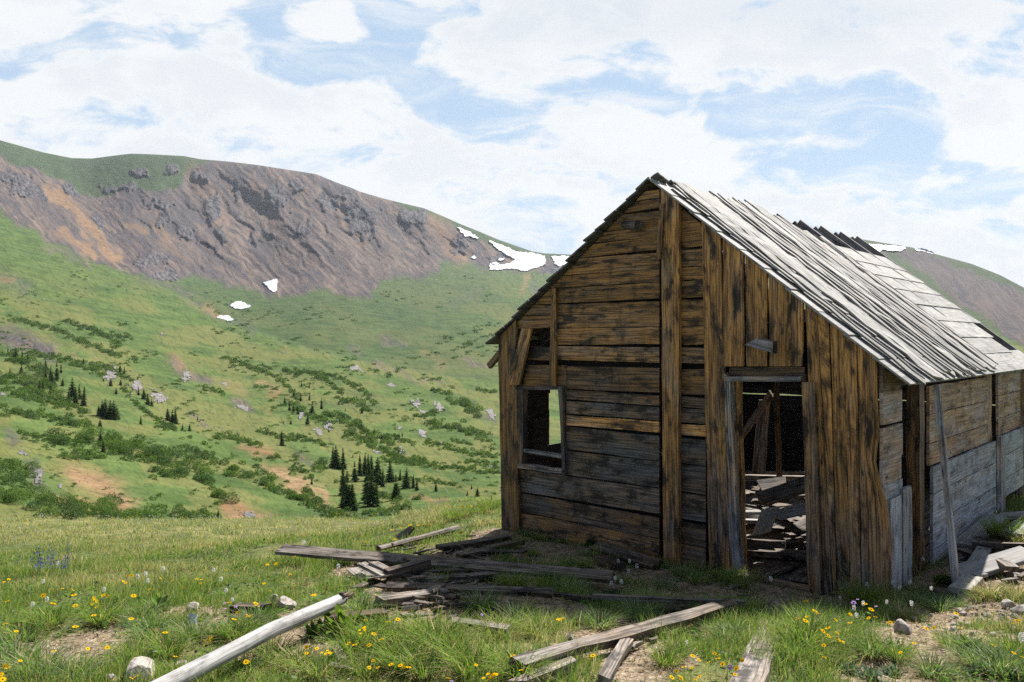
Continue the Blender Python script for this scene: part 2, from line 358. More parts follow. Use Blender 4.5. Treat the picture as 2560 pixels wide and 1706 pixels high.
def polyd(P, Rw, pts):
    """distance in photo pixels to a polyline, and the position along it (0..1)"""
    best = np.full(P.shape, 1e9); tt = np.zeros(P.shape)
    pts = np.array(pts, float); n = len(pts) - 1
    for k in range(n):
        a_, b_ = pts[k], pts[k + 1]; d_ = b_ - a_
        s = np.clip(((P - a_[0]) * d_[0] + (Rw - a_[1]) * d_[1]) / (d_ @ d_), 0, 1)
        dd = np.hypot(P - a_[0] - s * d_[0], Rw - a_[1] - s * d_[1])
        w_ = dd < best; best[w_] = dd[w_]; tt[w_] = (k + s[w_]) / n
    return best, tt
WP = HP + (fbm(HP / 40, RR / 30, 4, 61) - .5) * 42; WR = RR + (fbm(HP / 40, RR / 30, 4, 71) - .5) * 34
GB = np.array([(-700, 420), (0, 530), (60, 565), (130, 605), (200, 640), (280, 668), (354, 692), (420, 706), (470, 690), (520, 692), (580, 718), (640, 735), (700, 742), (760, 735), (821, 722), (870, 745), (925, 757), (940, 705), (1006, 694), (1080, 697), (1108, 662), (1178, 662), (1223, 674), (1330, 676), (1440, 690), (1700, 690), (2100, 700), (2700, 900), (3300, 1000)], float)
edge = np.interp(WP, GB[:, 0], GB[:, 1])
mtn = sst(12, -12, WR - edge)                       # 1 on the bare mountain, 0 on the green slopes
depth = np.zeros_like(RR)
for pts, wd, amp in [
    ([(188, 437), (249, 523), (281, 581), (319, 635), (354, 690)], 34, -.060), ([(430, 418), (389, 475), (446, 539), (497, 587), (542, 635), (606, 690)], 30, .055),
    ([(383, 606), (430, 651), (480, 690)], 26, .05), ([(478, 470), (526, 507), (558, 590), (600, 650)], 22, .04), ([(526, 428), (625, 523), (686, 640)], 26, -.045), ([(440, 480), (520, 570), (590, 660)], 16, -.03),
    ([(670, 440), (700, 520), (760, 600), (830, 665)], 34, .05), ([(796, 446), (879, 573), (971, 669)], 28, -.04), ([(891, 490), (923, 557), (942, 595), (1010, 645)], 30, .05),
    ([(960, 520), (1010, 600), (1060, 660)], 20, -.03), ([(1040, 530), (1060, 590), (1110, 640)], 24, .035), ([(0, 434), (105, 491), (150, 540), (230, 620)], 30, .03), ([(60, 420), (160, 470), (240, 560), (300, 640)], 26, .03),
    ([(1150, 580), (1165, 640)], 20, .03), ([(590, 430), (640, 480), (680, 560)], 16, .02), ([(740, 440), (800, 540), (860, 630)], 16, .02),
    ([(2300, 650), (2400, 740), (2500, 800)], 30, .03), ([(2360, 650), (2470, 760)], 25, -.03)]:
    dd, tt = polyd(WP, WR, pts)
    depth += .34 * amp * np.exp(-(dd / wd / 1.2) ** 1.5) * np.clip(np.minimum(tt * 6, (1 - tt) * 5), 0, 1) ** .6
rock = np.zeros_like(RR)
for cx_, cy_, rx, ry in [(402, 512, 26, 18), (410, 545, 22, 30), (455, 582, 22, 18), (535, 525, 18, 42), (557, 585, 14, 24), (690, 500, 30, 38), (672, 588, 16, 22), (905, 545, 40, 48), (380, 650, 48, 24), (415, 690, 30, 14),
                         (30, 445, 50, 20), (75, 480, 50, 18), (1015, 545, 22, 28), (1055, 540, 20, 28), (1150, 600, 16, 34), (820, 512, 22, 20), (300, 470, 50, 12), (350, 435, 24, 9), (175, 480, 26, 14), (500, 440, 20, 14), (762, 570, 18, 16), (430, 425, 16, 12), (1240, 640, 24, 16), (1380, 690, 40, 25), (745, 470, 18, 16), (860, 480, 14, 16), (590, 480, 10, 20), (640, 600, 14, 12), (240, 560, 16, 10)]:
    rock = np.maximum(rock, np.exp(-(((WP - cx_) / rx) ** 2 + ((WR - cy_) / ry) ** 2) * .9))
rk = sst(.42, .56, rock + (fbm(HP / 9, RR / 20, 4, 81) - .5) * .9) * sst(-3, 3, RR - skyr[None, :] + 0)
ridged = 1 - abs(2 * fbm((WP - .5 * WR) / 30, WR / 85, 4, 91) - 1)
_top = np.interp(HP, [-700, 0, 110, 210, 260, 330, 430, 470, 520, 900, 1000, 1060, 1150, 1250, 1330, 1500, 1800, 2000, 2300, 2560, 3300], [330, 395, 430, 480, 490, 470, 470, 430, 402, 400, 512, 536, 578, 625, 640, 645, 597, 582, 628, 727, 858])
bare = mtn * (.2 + .8 * sst(-10, 20, RR - _top))
s_a = WP * .72 + WR * .69; s_b = -WP * .69 + WR * .72
rib = (1 - abs(2 * fbm(s_b / 34, s_a / 210, 3, 92) - 1)) - .6; rib2 = (1 - abs(2 * fbm(s_b / 13, s_a / 110, 3, 93) - 1)) - .6; rib3 = fbm(s_b / 5, s_a / 50, 3, 94) - .5
depth += bare * (.020 * rib + .008 * rib2 + .003 * rib3)
depth += bare * (.006 * (ridged - .6) + .004 * (fbm(HP / 14, RR / 14, 4, 95) - .5))
crk = 1 - abs(2 * fbm(HP / 7 + RR / 60, RR / 34, 4, 98) - 1)
depth += rk * (.002 + .008 * crk + .007 * (fbm(HP / 3.6, RR / 16, 3, 99) - .3))
hill = 1 - mtn
# the crest of the near spur: beyond it the head of the valley lies further back
FL = np.array([(-700, 0), (300, 640), (354, 688), (480, 757), (600, 818), (760, 872), (900, 905), (1100, 938), (1300, 965), (3300, 1200)], float)
far = sst(7, -7, RR + (fbm(HP / 30, RR / 30, 3, 109) - .5) * 10 - np.interp(HP, FL[:, 0], FL[:, 1])) * sst(330, 420, HP) * sst(1500, 1000, HP)
depth -= .13 * far * sst(560, 720, RR) * sst(330, 420, HP) * sst(1400, 900, HP)
depth += hill * sst(1.5, 4, hv)[:, None] * (.055 * (fbm(HP / 160, RR / 60, 4, 101) - .5) + .022 * (fbm((HP - RR) / 50, RR / 22, 4, 105) - .5))
depth += hill * sst(1.6, 2.2, hv)[:, None] * sst(6.0, 3.0, hv)[:, None] * .03 * (fbm(HP / 60, RR / 30, 4, 108) - .5)
depth *= sst(12, 10.9, hv)[:, None] * sst(.4, 1.6, hv)[:, None] * (1 - .75 * sst(10.5, 11, hv)[:, None])
HY = np.exp(LY) * (1 - depth)
HXm = (HP - CX) / F * HY; HZ = (CY - RR) / F * HY
# colour classes: r bare mountain, g dark rock, b ochre soil, a yellowish dry grass
och = np.zeros_like(RR)
for pts, wd, s_ in [([(120, 470), (180, 520), (235, 590), (290, 640)], 13, .9), ([(150, 580), (215, 615)], 10, .7), ([(400, 600), (470, 655)], 8, .3), ([(640, 470), (700, 560)], 18, .28), ([(850, 500), (900, 620)], 14, .3), ([(1090, 560), (1150, 650)], 22, .5), ([(480, 430), (560, 560)], 20, .3),
                    ([(210, 620), (240, 640)], 10, .8), ([(385, 560), (420, 600)], 8, .5), ([(320, 560), (360, 580)], 8, .5), ([(1290, 650), (1340, 660)], 14, .5), ([(1320, 690), (1300, 720)], 9, .5), ([(520, 775), (575, 790)], 9, .6),
                    ([(175, 1180), (225, 1200), (280, 1230), (310, 1255)], 26, .95), ([(150, 1255), (320, 1270)], 10, .7), ([(575, 1268), (610, 1275), (650, 1300)], 17, 1.0), ([(575, 1288), (645, 1300)], 14, 1.), ([(595, 1116), (676, 1134)], 9, .85), ([(690, 1180), (740, 1210), (820, 1245)], 13, .9), ([(660, 1160), (690, 1185)], 8, .7),
                    ([(1030, 1240), (1120, 1255)], 8, .6), ([(430, 890), (450, 915)], 10, .5), ([(645, 950), (700, 985)], 7, .6), ([(150, 880), (200, 905)], 8, .3), ([(560, 960), (600, 990)], 14, .35), ([(1060, 885), (1110, 905)], 12, .3), ([(860, 985), (1010, 1010)], 12, .2), ([(0, 700), (30, 705)], 8, .5)]:
    dd, _ = polyd(WP, WR, pts); och = np.maximum(och, s_ * np.exp(-(dd / wd) ** 2))
grey = np.zeros_like(RR)      # scree and stony ground on the green slopes
for pts, wd, s_ in [([(-60, 820), (40, 850), (120, 885)], 24, 1.), ([(430, 905), (470, 940), (520, 955)], 12, .8), ([(585, 1012), (635, 1025)], 9, .9), ([(470, 1040), (520, 1070)], 10, .6), ([(30, 1090), (50, 1110)], 18, .6), ([(80, 1160), (100, 1215)], 18, .8), ([(260, 600), (300, 640), (360, 700), (480, 740)], 14, .5),
                    ([(120, 620), (220, 660)], 12, .6), ([(870, 865), (900, 880)], 10, .5), ([(960, 850), (1010, 865)], 9, .6), ([(1160, 905), (1230, 915)], 7, .8), ([(940, 910), (1000, 935), (1110, 965)], 7, .5), ([(750, 1140), (780, 1165)], 14, .6), ([(1180, 1010), (1240, 1060)], 8, .6), ([(480, 760), (560, 800), (640, 830)], 10, .4), ([(1130, 760), (1190, 720)], 12, .35), ([(0, 690), (60, 720)], 18, .5), ([(1340, 720), (1380, 760)], 16, .7)]:
    dd, _ = polyd(WP, WR, pts); grey = np.maximum(grey, s_ * np.exp(-(dd / wd) ** 2))
# grass that climbs on to the mountain top
top = np.interp(WP, [-700, 0, 110, 210, 260, 330, 430, 470, 520, 900, 1000, 1060, 1150, 1250, 1330, 1500, 1800, 2000, 2300, 2560, 3300], [330, 395, 430, 480, 490, 470, 470, 430, 402, 400, 512, 536, 578, 625, 640, 645, 597, 582, 628, 727, 858])
mt = mtn * (1 - sst(6, -6, WR - top) * .93)
r_line = np.interp(WP, [1900, 2215, 2258, 2335, 2409, 2496, 2560, 2700], [600, 632, 648, 706, 756, 818, 870, 980])   # green flank of the right hand mountain
rm = sst(1900, 2000, HP) * sst(-8, 8, WR - r_line); mt = mt * (1 - .9 * rm)
mt = np.clip(np.maximum(mt, grey * sst(.3, .6, fbm(HP / 8, RR / 6, 3, 111) + grey * .4)), 0, 1)
sa = WP * .72 + WR * .69; sb_ = -WP * .69 + WR * .72
streak = .55 * fbm(sb_ / 7.0, sa / 60, 5, 161) + .30 * fbm(sb_ / 22, sa / 120, 3, 171) + .15 * fbm(HP / 3.0, RR / 3.0, 2, 181)
streak = sst(.36, .64, streak)
dark = sst(.46, .62, fbm(sb_ / 16 + 9, sa / 70, 4, 191)) * .8
for pts, wd, s_ in [([(400, 500), (450, 560), (540, 650)], 30, .8), ([(325, 500), (345, 580), (380, 650)], 40, .85), ([(10, 440), (120, 510), (150, 560)], 20, .9), ([(560, 470), (680, 620), (760, 700)], 20, .4), ([(690, 520), (760, 620)], 30, .6), ([(900, 560), (960, 640)], 26, .4), ([(1040, 560), (1100, 650)], 30, .5), ([(850, 620), (980, 690)], 16, .5), ([(2400, 680), (2540, 780)], 60, .5), ([(430, 690), (560, 700)], 20, .5)]:
    dd, _ = polyd(WP, WR, pts); dark = np.maximum(dark, s_ * np.exp(-(dd / wd) ** 2) * (.45 + .8 * streak))
for pts, wd in [([(130, 470), (200, 540), (290, 640)], 20), ([(560, 430), (640, 560), (720, 650)], 16), ([(740, 440), (800, 530), (880, 640)], 22), ([(470, 460), (560, 570), (620, 670)], 12), ([(1090, 540), (1160, 650)], 26), ([(700, 590), (900, 720)], 14)]:
    dd, _ = polyd(WP, WR, pts); dark *= 1 - .8 * np.exp(-(dd / wd) ** 2)
dark = np.maximum(dark, .8 * sst(2150, 2230, HP) * (.55 + .45 * streak))
tone2 = np.stack([streak, np.clip(dark, 0, 1), np.clip(np.maximum(mtn, far * .62), 0, 1), np.ones_like(mtn)], -1)
SUV = np.stack([(HP * .72 + RR * .69 + (WP - HP) * .3) / 60, (-HP * .69 + RR * .72 + (WR - RR) * .3) / 8], -1).reshape(-1, 2)
dryg = sst(.42, .62, fbm(HP / 90 - RR / 60, RR / 40, 4, 121)) * sst(640, 800, RR)
hcol = np.stack([mt, rk * (mtn > .2), np.clip(och * sst(.25, .6, fbm(HP / 12, RR / 9, 4, 131) + .25), 0, 1), dryg], -1)
m, t, p = material('hillside'); M['hill'] = m
at = t.attr('tone'); ss = t.new('ShaderNodeSeparateColor'); t.put(ss.inputs[0], at.outputs['Color'])
geo = t.new('ShaderNodeNewGeometry').outputs['Position']
na = t.noise(geo, .35, 6, .68); nb = t.noise(geo, .045, 6, .66); nc = t.noise(geo, .012, 6, .62)
g1 = t.mix(t.ramp(nb, .35, .65), rgb(.050, .084, .024), rgb(.092, .134, .038))
g1 = t.mix(t.m('MULTIPLY', at.outputs['Alpha'], .75), g1, rgb(.135, .135, .046))
g1 = t.mix(t.m('MULTIPLY', t.ramp(na, .5, .7), .55), g1, rgb(.030, .050, .014))
g1 = t.mix(t.m('MULTIPLY', t.ramp(nc, .55, .7), .5), g1, rgb(.030, .064, .026))
a2 = t.new('ShaderNodeSeparateColor'); t.put(a2.inputs[0], t.attr('tone2').outputs['Color'])
suv = t.new('ShaderNodeUVMap').outputs[0]
s1 = t.noise(suv, 1.0, 9, .66, .2, '2D'); s2 = t.noise(t.vmul(suv, (2.2, 1.1, 1)), 1.0, 8, .68, .1, '2D'); s3 = t.noise(t.vmul(suv, (5.0, .9, 1)), 1.0, 8, .7, 0, '2D')
stv = t.m('ADD', t.m('MULTIPLY', a2.outputs[0], .55), t.m('MULTIPLY_ADD', t.ramp(s1, .34, .66), .9, -.22), clamp=True)
g1 = t.mix(t.m('MULTIPLY', t.ramp(s2, .50, .66), .55), g1, rgb(.030, .058, .016))
g1 = t.mix(t.m('MULTIPLY', t.ramp(s3, .56, .72), .45), g1, rgb(.150, .150, .060))
scr = t.mix(stv, rgb(.052, .044, .049), rgb(.160, .118, .094))
scr = t.mix(t.m('MULTIPLY', t.ramp(s3, .50, .70), .4), scr, rgb(.175, .150, .138))
scr = t.mix(t.m('MULTIPLY', t.ramp(s2, .52, .68), .55), scr, rgb(.045, .042, .050))
scr = t.mix(t.m('MULTIPLY', a2.outputs[1], .75), scr, t.mix(s2, rgb(.026, .028, .036), rgb(.080, .076, .084)))
g1 = t.mix(t.m('MULTIPLY', a2.outputs[2], .85), g1, t.mix(t.ramp(nb, .35, .65), rgb(.028, .052, .022), rgb(.050, .078, .034)))

scr = t.mix(t.m('MULTIPLY', t.ramp(na, .58, .75), .3), scr, rgb(.20, .18, .17))
rck = t.mix(t.ramp(t.noise(t.vmul(suv, (6.0, 1.6, 1)), 1.0, 6, .7, .3, '2D'), .38, .62), rgb(.028, .029, .036), rgb(.115, .105, .107))
oc = t.mix(t.ramp(nb, .35, .65), rgb(.20, .115, .060), rgb(.27, .175, .10))
oc = t.mix(t.m('MULTIPLY', t.ramp(na, .45, .6), .6), oc, rgb(.12, .08, .045))
c = t.mix(ss.outputs[0], g1, scr); c = t.mix(ss.outputs[2], c, oc); c = t.mix(ss.outputs[1], c, rck)
t.put(p.inputs['Base Color'], c); p.inputs['Roughness'].default_value = .95; p.inputs['Specular IOR Level'].default_value = .05
b_ = t.new('ShaderNodeBump'); b_.inputs['Strength'].default_value = .6; b_.inputs['Distance'].default_value = 4.0
t.put(b_.inputs['Height'], t.m('ADD', t.m('MULTIPLY', nc, 2.0), nb)); 
b2 = t.new('ShaderNodeBump'); b2.inputs['Strength'].default_value = .6; b2.inputs['Distance'].default_value = .5
t.put(b2.inputs['Height'], na); t.put(b2.inputs['Normal'], b_.outputs[0]); t.put(p.inputs['Normal'], b2.outputs[0])
HFC = grid_faces(*HP.shape)[:, ::-1].copy()
o = mobj('hills', mesh_np('hills', np.stack([HXm, HY, HZ], -1).reshape(-1, 3), HFC, m, uv=SUV[HFC.ravel()], colr=hcol.reshape(-1, 4), smooth=True))
a_ = o.data.color_attributes.new('tone2', 'FLOAT_COLOR', 'POINT'); a_.data.foreach_set('color', tone2.astype(np.float32).ravel())
tag(o, kind='structure')
ZMIN = min(HZ.min(), GZ.min()); ZMAX = HZ.max()
nvis = int(np.argmin(abs(hv - 11)))
def terr(px, row):
    """point of the far terrain seen at a photo pixel"""
    j = np.clip(np.searchsorted(hpx, px), 1, len(hpx) - 1)
    j = j if abs(hpx[j] - px) < abs(hpx[j - 1] - px) else j - 1
    rr_ = RR[15:nvis + 1, j]; yy = HY[15:nvis + 1, j]
    rm_ = np.minimum.accumulate(rr_)
    Y = float(np.interp(-row, -rm_, yy))
    return np.array([(px - CX) / F * Y, Y, (CY - row) / F * Y])

# ------------------------------------------------------------------ snow patches
m, t, p = material('old_snow'); M['snow'] = m
geo = t.new('ShaderNodeNewGeometry').outputs['Position']
t.put(p.inputs['Base Color'], t.mix(t.ramp(t.noise(geo, .03, 4, .6), .3, .7), rgb(.36, .38, .42), rgb(.50, .51, .54))); p.inputs['Roughness'].default_value = .6
def snow(poly, label):
    poly = np.array(poly, float); x0, y0 = poly.min(0) - 2; x1, y1 = poly.max(0) + 2
    st_ = .6 if max(x1 - x0, y1 - y0) < 80 else .8
    xs = np.arange(x0, x1, st_); ys = np.arange(y0, y1, st_)
    PX, PY = np.meshgrid(xs, ys)
    wx = PX + (fbm(PX / 6, PY / 5, 3, 140) - .5) * 7; wy = PY + (fbm(PX / 6, PY / 5, 3, 150) - .5) * 5
    ins = np.zeros(PX.shape, bool); n = len(poly); j = n - 1
    for i in range(n):
        xi, yi = poly[i]; xj, yj = poly[j]
        cnd = ((yi > wy) != (yj > wy)) & (wx < (xj - xi) * (wy - yi) / (yj - yi + 1e-9) + xi); ins ^= cnd; j = i
    Vt = np.array([terr(a_, b_) for a_, b_ in zip(PX.ravel(), PY.ravel())])
    base = Vt.copy(); Vt = Vt * .989
    fc = grid_faces(*PX.shape); flag = ins.ravel()
    fc = fc[flag[fc].sum(1) >= 3]
    used = np.unique(fc); mp = np.full(len(Vt), -1); mp[used] = np.arange(len(used))
    # a drift with thickness: top sheet and a skirt down to the ground
    Vv = Vt[used]; fc = mp[fc]; nV = len(Vv)
    e = np.concatenate([fc[:, [0, 1]], fc[:, [1, 2]], fc[:, [2, 3]], fc[:, [3, 0]]])
    key = {}
    for a_, b_ in e: key[(a_, b_)] = 1
    sk = [(b_, a_, a_ + nV, b_ + nV) for (a_, b_) in key if (b_, a_) not in key]
    Va = np.concatenate([Vv, base[used] * 1.002])
    allf = np.concatenate([fc, np.array(sk, int)]) if sk else fc
    ctr = Va.mean(0)
    o = mobj('snow_patch', mesh_np('snow_patch', Va - ctr, allf, M['snow'], smooth=True), loc=ctr)
    tag(o, label, 'snow patch', 'old snow patches on the mountains')
snow([(657, 707), (668, 703), (690, 697), (695, 702), (694, 712), (692, 726), (684, 731), (672, 723)], 'triangular snow patch at the foot of the scree, highest of three')
snow([(576, 765), (588, 754), (603, 752), (625, 764), (622, 770), (600, 774), (590, 772)], 'ragged snow patch at the edge of the grass, middle of three')
snow([(538, 793), (552, 789), (575, 789), (583, 800), (570, 803), (552, 797)], 'flat thin snow patch, lowest of the three at the edge of the grass')
snow([(1141, 568), (1152, 571), (1170, 578), (1197, 594), (1194, 597), (1176, 592), (1164, 592)], 'narrow slanting snow strip high on the red slope under the ridge')
snow([(1222, 601), (1238, 606), (1262, 616), (1290, 628), (1340, 634), (1362, 640), (1366, 655), (1355, 665), (1335, 672), (1312, 679), (1280, 672), (1225, 676), (1224, 657), (1240, 654), (1248, 662), (1275, 658), (1288, 648), (1270, 640), (1245, 624)], 'largest snowfield, spread across the head of the cirque')
snow([(1378, 640), (1440, 640), (1425, 655), (1400, 668), (1388, 660)], 'snowfield in the saddle beside the small brown rock knob')
snow([(1178, 642), (1186, 638), (1192, 645), (1184, 648)], 'tiny snow spot left of the big snowfield')
snow([(1244, 650), (1252, 644), (1262, 646), (1258, 653)], 'small snow spot above the left end of the big snowfield')
snow([(2172, 609), (2210, 613), (2262, 617), (2264, 622), (2250, 629), (2225, 628), (2205, 624), (2190, 640), (2176, 632)], 'long snow strip on the right hand mountain beside the bare rafters')
snow([(2284, 620), (2310, 622), (2337, 632), (2330, 635), (2305, 628), (2292, 628)], 'short snow strip further right on the right hand mountain')
# ------------------------------------------------------------------ timber builder
def nrm(v): v = np.asarray(v, float); return v / max(np.linalg.norm(v), 1e-9)
class Timber:
    """collects boards, beams and logs into one mesh"""
    def __init__(s): s.V = []; s.F = []; s.UV = []; s.T = []
    def rings(s, rings, tone, caps=True, us=None):
        """rings: list of (n,3) arrays along the length"""
        base = len(s.V); n = len(rings[0]); off = random.uniform(0, 60); voff = random.uniform(0, 60)
        r0 = np.asarray(rings[0]); per = [0.0]
        for i in range(n): per.append(per[-1] + np.linalg.norm(r0[(i + 1) % n] - r0[i]))
        if us is None:
            us = [0.0]
            for a_, b_ in zip(rings[:-1], rings[1:]): us.append(us[-1] + np.linalg.norm(np.mean(b_, 0) - np.mean(a_, 0)))
        rnd = random.random()
        for k, r_ in enumerate(rings):
            tn = tone(k / max(1, len(rings) - 1)) if callable(tone) else tone
            for q in r_:
                s.V.append(q); s.T.append((rnd, tn[0], tn[1], tn[2]))
        for k in range(len(rings) - 1):
            for i in range(n):
                j = (i + 1) % n
                s.F.append((base + k * n + i, base + k * n + j, base + (k + 1) * n + j, base + (k + 1) * n + i))
                s.UV += [(us[k] + off, per[i] + voff), (us[k] + off, per[i + 1] + voff), (us[k + 1] + off, per[i + 1] + voff), (us[k + 1] + off, per[i] + voff)]
        if caps:
            for kk_, rev in ((0, True), (len(rings) - 1, False)):
                idx = [base + kk_ * n + i for i in range(n)]
                if rev: idx = idx[::-1]
                s.F.append(tuple(idx))
                for i in idx:
                    q = np.asarray(s.V[i]) - np.asarray(s.V[idx[0]])
                    s.UV.append((off + q[0] * .3 + q[2] * .3, voff + float(np.linalg.norm(q)) * .4))
    def quad(s, bl, br, tr, tl, nv, th, tone=(0, 0, 1), seg=None, wob=.004, rag=.0, cup=.0):
        """a board given by the four corners of its middle plane; length runs bl->br"""
        bl, br, tr, tl = [np.asarray(q, float) for q in (bl, br, tr, tl)]; nv = nrm(nv) * th / 2
        L = np.linalg.norm(br - bl)
        if seg is None: seg = max(2, min(14, int(L / .22)))
        wd = nrm(tl - bl); ax = nrm(br - bl); rr = []
        for k in range(seg + 1):
            f = k / seg
            b_ = bl + (br - bl) * f + wd * random.gauss(0, wob); t_ = tl + (tr - tl) * f + wd * random.gauss(0, wob)
            if k in (0, seg) and rag: b_ = b_ + ax * random.uniform(-rag, rag); t_ = t_ + ax * random.uniform(-rag, rag)
            dn = nv * (1 + random.uniform(-.08, .08)); sh = nrm(nv) * (random.gauss(0, wob * .5) + cup * (4 * (f - .5) ** 2 - .3))
            m_ = (b_ + t_) / 2; lift = sh
            rr.append(np.array([b_ - dn + sh, m_ - dn + lift, t_ - dn + sh, t_ + dn + sh, m_ + dn + lift, b_ + dn + sh]))
        s.rings(rr, tone)
    def bar(s, p0, p1, w, th, up=(0, 0, 1), tone=(0, 0, 1), seg=None, wob=.004, rag=.0, cup=.0, taper=1.0):
        p0 = np.asarray(p0, float); p1 = np.asarray(p1, float); ax = nrm(p1 - p0)
        sd = nrm(np.cross(ax, up)); nv = np.cross(sd, ax); w2 = w * taper
        s.quad(p0 - sd * w / 2, p1 - sd * w2 / 2, p1 + sd * w2 / 2, p0 + sd * w / 2, nv, th, tone, seg, wob, rag, cup)
    def log(s, pts, rad, tone=(1, 0, 1), n=14, lump=.05, seg=12, flat=1.0, rot=0.0):
        pts = np.asarray(pts, float); rad = np.asarray(rad, float); tt = np.linspace(0, 1, seg + 1); kn = np.linspace(0, 1, len(pts))
        P = np.stack([np.interp(tt, kn, pts[:, i]) for i in range(3)], 1); Rr = np.interp(tt, kn, rad)
        ph = random.uniform(0, 50); rr = []
        for k in range(seg + 1):
            ax = nrm(P[min(k + 1, seg)] - P[max(k - 1, 0)]); sd = nrm(np.cross(ax, (0, 0, 1))); up = np.cross(sd, ax); q = []
            for i in range(n):
                a_ = 2 * math.pi * i / n + rot
                r_ = Rr[k] * (1 + lump * 2 * (float(vn(ph + 1.3 * math.cos(a_) + k * .35, ph + 1.3 * math.sin(a_), 7)) - .5))
                q.append(P[k] + sd * math.cos(a_) * r_ + up * math.sin(a_) * r_ * flat)
            rr.append(np.array(q))
        s.rings(rr, tone)
    def build(s, name, mat, parent=None, origin=None, smooth=False):
        V = np.array(s.V)
        if origin is None: origin = V.mean(0); origin[2] = V[:, 2].min()
        origin = np.asarray(origin, float)
        me = mesh_np(name, V - origin, s.F, mat, uv=s.UV, colr=s.T, smooth=smooth)
        return mobj(name, me, parent, (0, 0, 0) if parent is not None else tuple(origin))

# ------------------------------------------------------------------ the cabin
CO = np.array(cab(2.27, 0, -2.35))
cabin = empty('wooden_cabin', CO, 'abandoned dark brown wooden cabin with a steep silvery board roof and gaping doorway', 'cabin')
def part(tb, name, mat, parent=cabin, smooth=False): return tb.build(name, mat, parent, CO, smooth)
NA = np.array([-TB[0], -TB[1], 0]); NB = np.array([-TA[0], -TA[1], 0])     # outward normals of the front and the right hand wall
def tA(px): q = (px - CX) / F; return (C0[0] - 7 * q) / (.742 + .67 * q)
def hA(px, row): tt = tA(px); return (CY - row) / F * (7 + .67 * tt)
PK = 2.324; PH = 1.717; WL = 4.546; LEN = 6.2
def roofR(tt): return PH - .816 * (PK - tt)
def roofL(tt): return PH - .75 * (tt - PK)
def tL(h): return PK + (PH - h) / .75
# --- front gable: horizontal boards
HS = [1.62, 1.52, 1.40, 1.229, 1.108, .957, .768, .621, .436, .306, .147, -.052, -.233, -.293, -.565, -.694, -.863, -.996, -1.277, -1.578, -1.867, -2.109, -2.36, -2.62]
g = Timber()
def tone_h(h):
    g_ = float(np.interp(h, [-2.3, -1.9, -1.2, -.9, -.5, .1], [.42, .58, .74, .58, .42, .06]))
    return (g_, .10 if h > -.9 else .16, float(np.interp(h, [-1.2, -.6, .1], [.95, .85, 1.1])))
T_PL = tA(1668)      # boards reach behind the middle post
for i in range(len(HS) - 1):
    h1, h0 = HS[i], HS[i + 1]
    if (h1, h0) == (-.233, -.293): continue
    e = random.uniform(.005, .012) if h1 > -.5 else random.uniform(.011, .018)
    a0, a1 = h0 + e, h1 - e * .5
    tn = tone_h((h0 + h1) / 2); tn = (min(1, max(0, tn[0] + random.uniform(-.18, .18))), tn[1] + random.uniform(-.05, .16), tn[2] * random.uniform(.7, 1.3))
    if (h1, h0) == (-.863, -.996): tn = (.10, 0, 1.9)
    l0 = min(WL - .03, tL(a0) - .03); l1 = min(WL - .03, tL(a1) - .03)
    sag = 0.012 * math.sin(i * 2.1)
    def brd(ta0, ta1, tb0, tb1, o=0.0, tn=tn):
        g.quad(cab(tb0, -o, a0), cab(ta0, -o, a0 + sag), cab(ta1, -o, a1 + sag), cab(tb1, -o, a1), NA, .028, tn, wob=.0016)
    # left bay: broken round the window and the dark hole beside the short upright
    if h1 <= -.56 and h0 >= -1.58:
        brd(2.25, 2.25, 3.505, 3.505)
    elif (h1, h0) == (.147, -.052):
        brd(2.25, 2.25, 3.70, 3.70); 
    elif (h1, h0) == (-.293, -.565):
        brd(2.25, 2.25, 3.50, 3.50); brd(3.503, 3.503, 4.42, 4.42, tn=(.1, .25, .8))
    elif (h1, h0) == (-.052, -.233):
        brd(2.25, 2.25, 3.70, 3.70); brd(3.74, 3.74, 4.42, 4.42, tn=(.35, .35, .7))
    else:
        brd(2.25, 2.25, l0, l1)
    # narrow bay between the post and the tall uprights
    if a1 < roofR(1.78) - .05:
        brd(1.70, 1.70, 2.14, 2.14, .004, (tn[0], tn[1] + .08, tn[2]))
    elif a0 < roofR(2.0) - .04:
        top_t = PK - (PH - a1) / .816 + .05; bt = PK - (PH - a0) / .816 + .05
        brd(max(1.72, bt), max(1.75, top_t), 2.25, 2.25, .004)
gable = part(g, 'gable_wall', M['wall'])
# added backing boards that block daylight; near-black colour puts shade in the cracks
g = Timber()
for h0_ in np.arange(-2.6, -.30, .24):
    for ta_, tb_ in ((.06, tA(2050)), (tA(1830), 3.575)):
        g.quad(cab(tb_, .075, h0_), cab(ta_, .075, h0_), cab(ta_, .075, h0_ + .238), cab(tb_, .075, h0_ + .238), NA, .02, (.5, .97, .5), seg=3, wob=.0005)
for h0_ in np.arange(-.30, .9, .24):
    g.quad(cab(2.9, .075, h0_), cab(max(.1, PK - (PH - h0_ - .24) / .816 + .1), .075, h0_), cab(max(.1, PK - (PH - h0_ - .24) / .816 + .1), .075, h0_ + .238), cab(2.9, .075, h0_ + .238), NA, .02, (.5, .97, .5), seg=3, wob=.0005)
part(g, 'daylight_blocker', M['inner'])
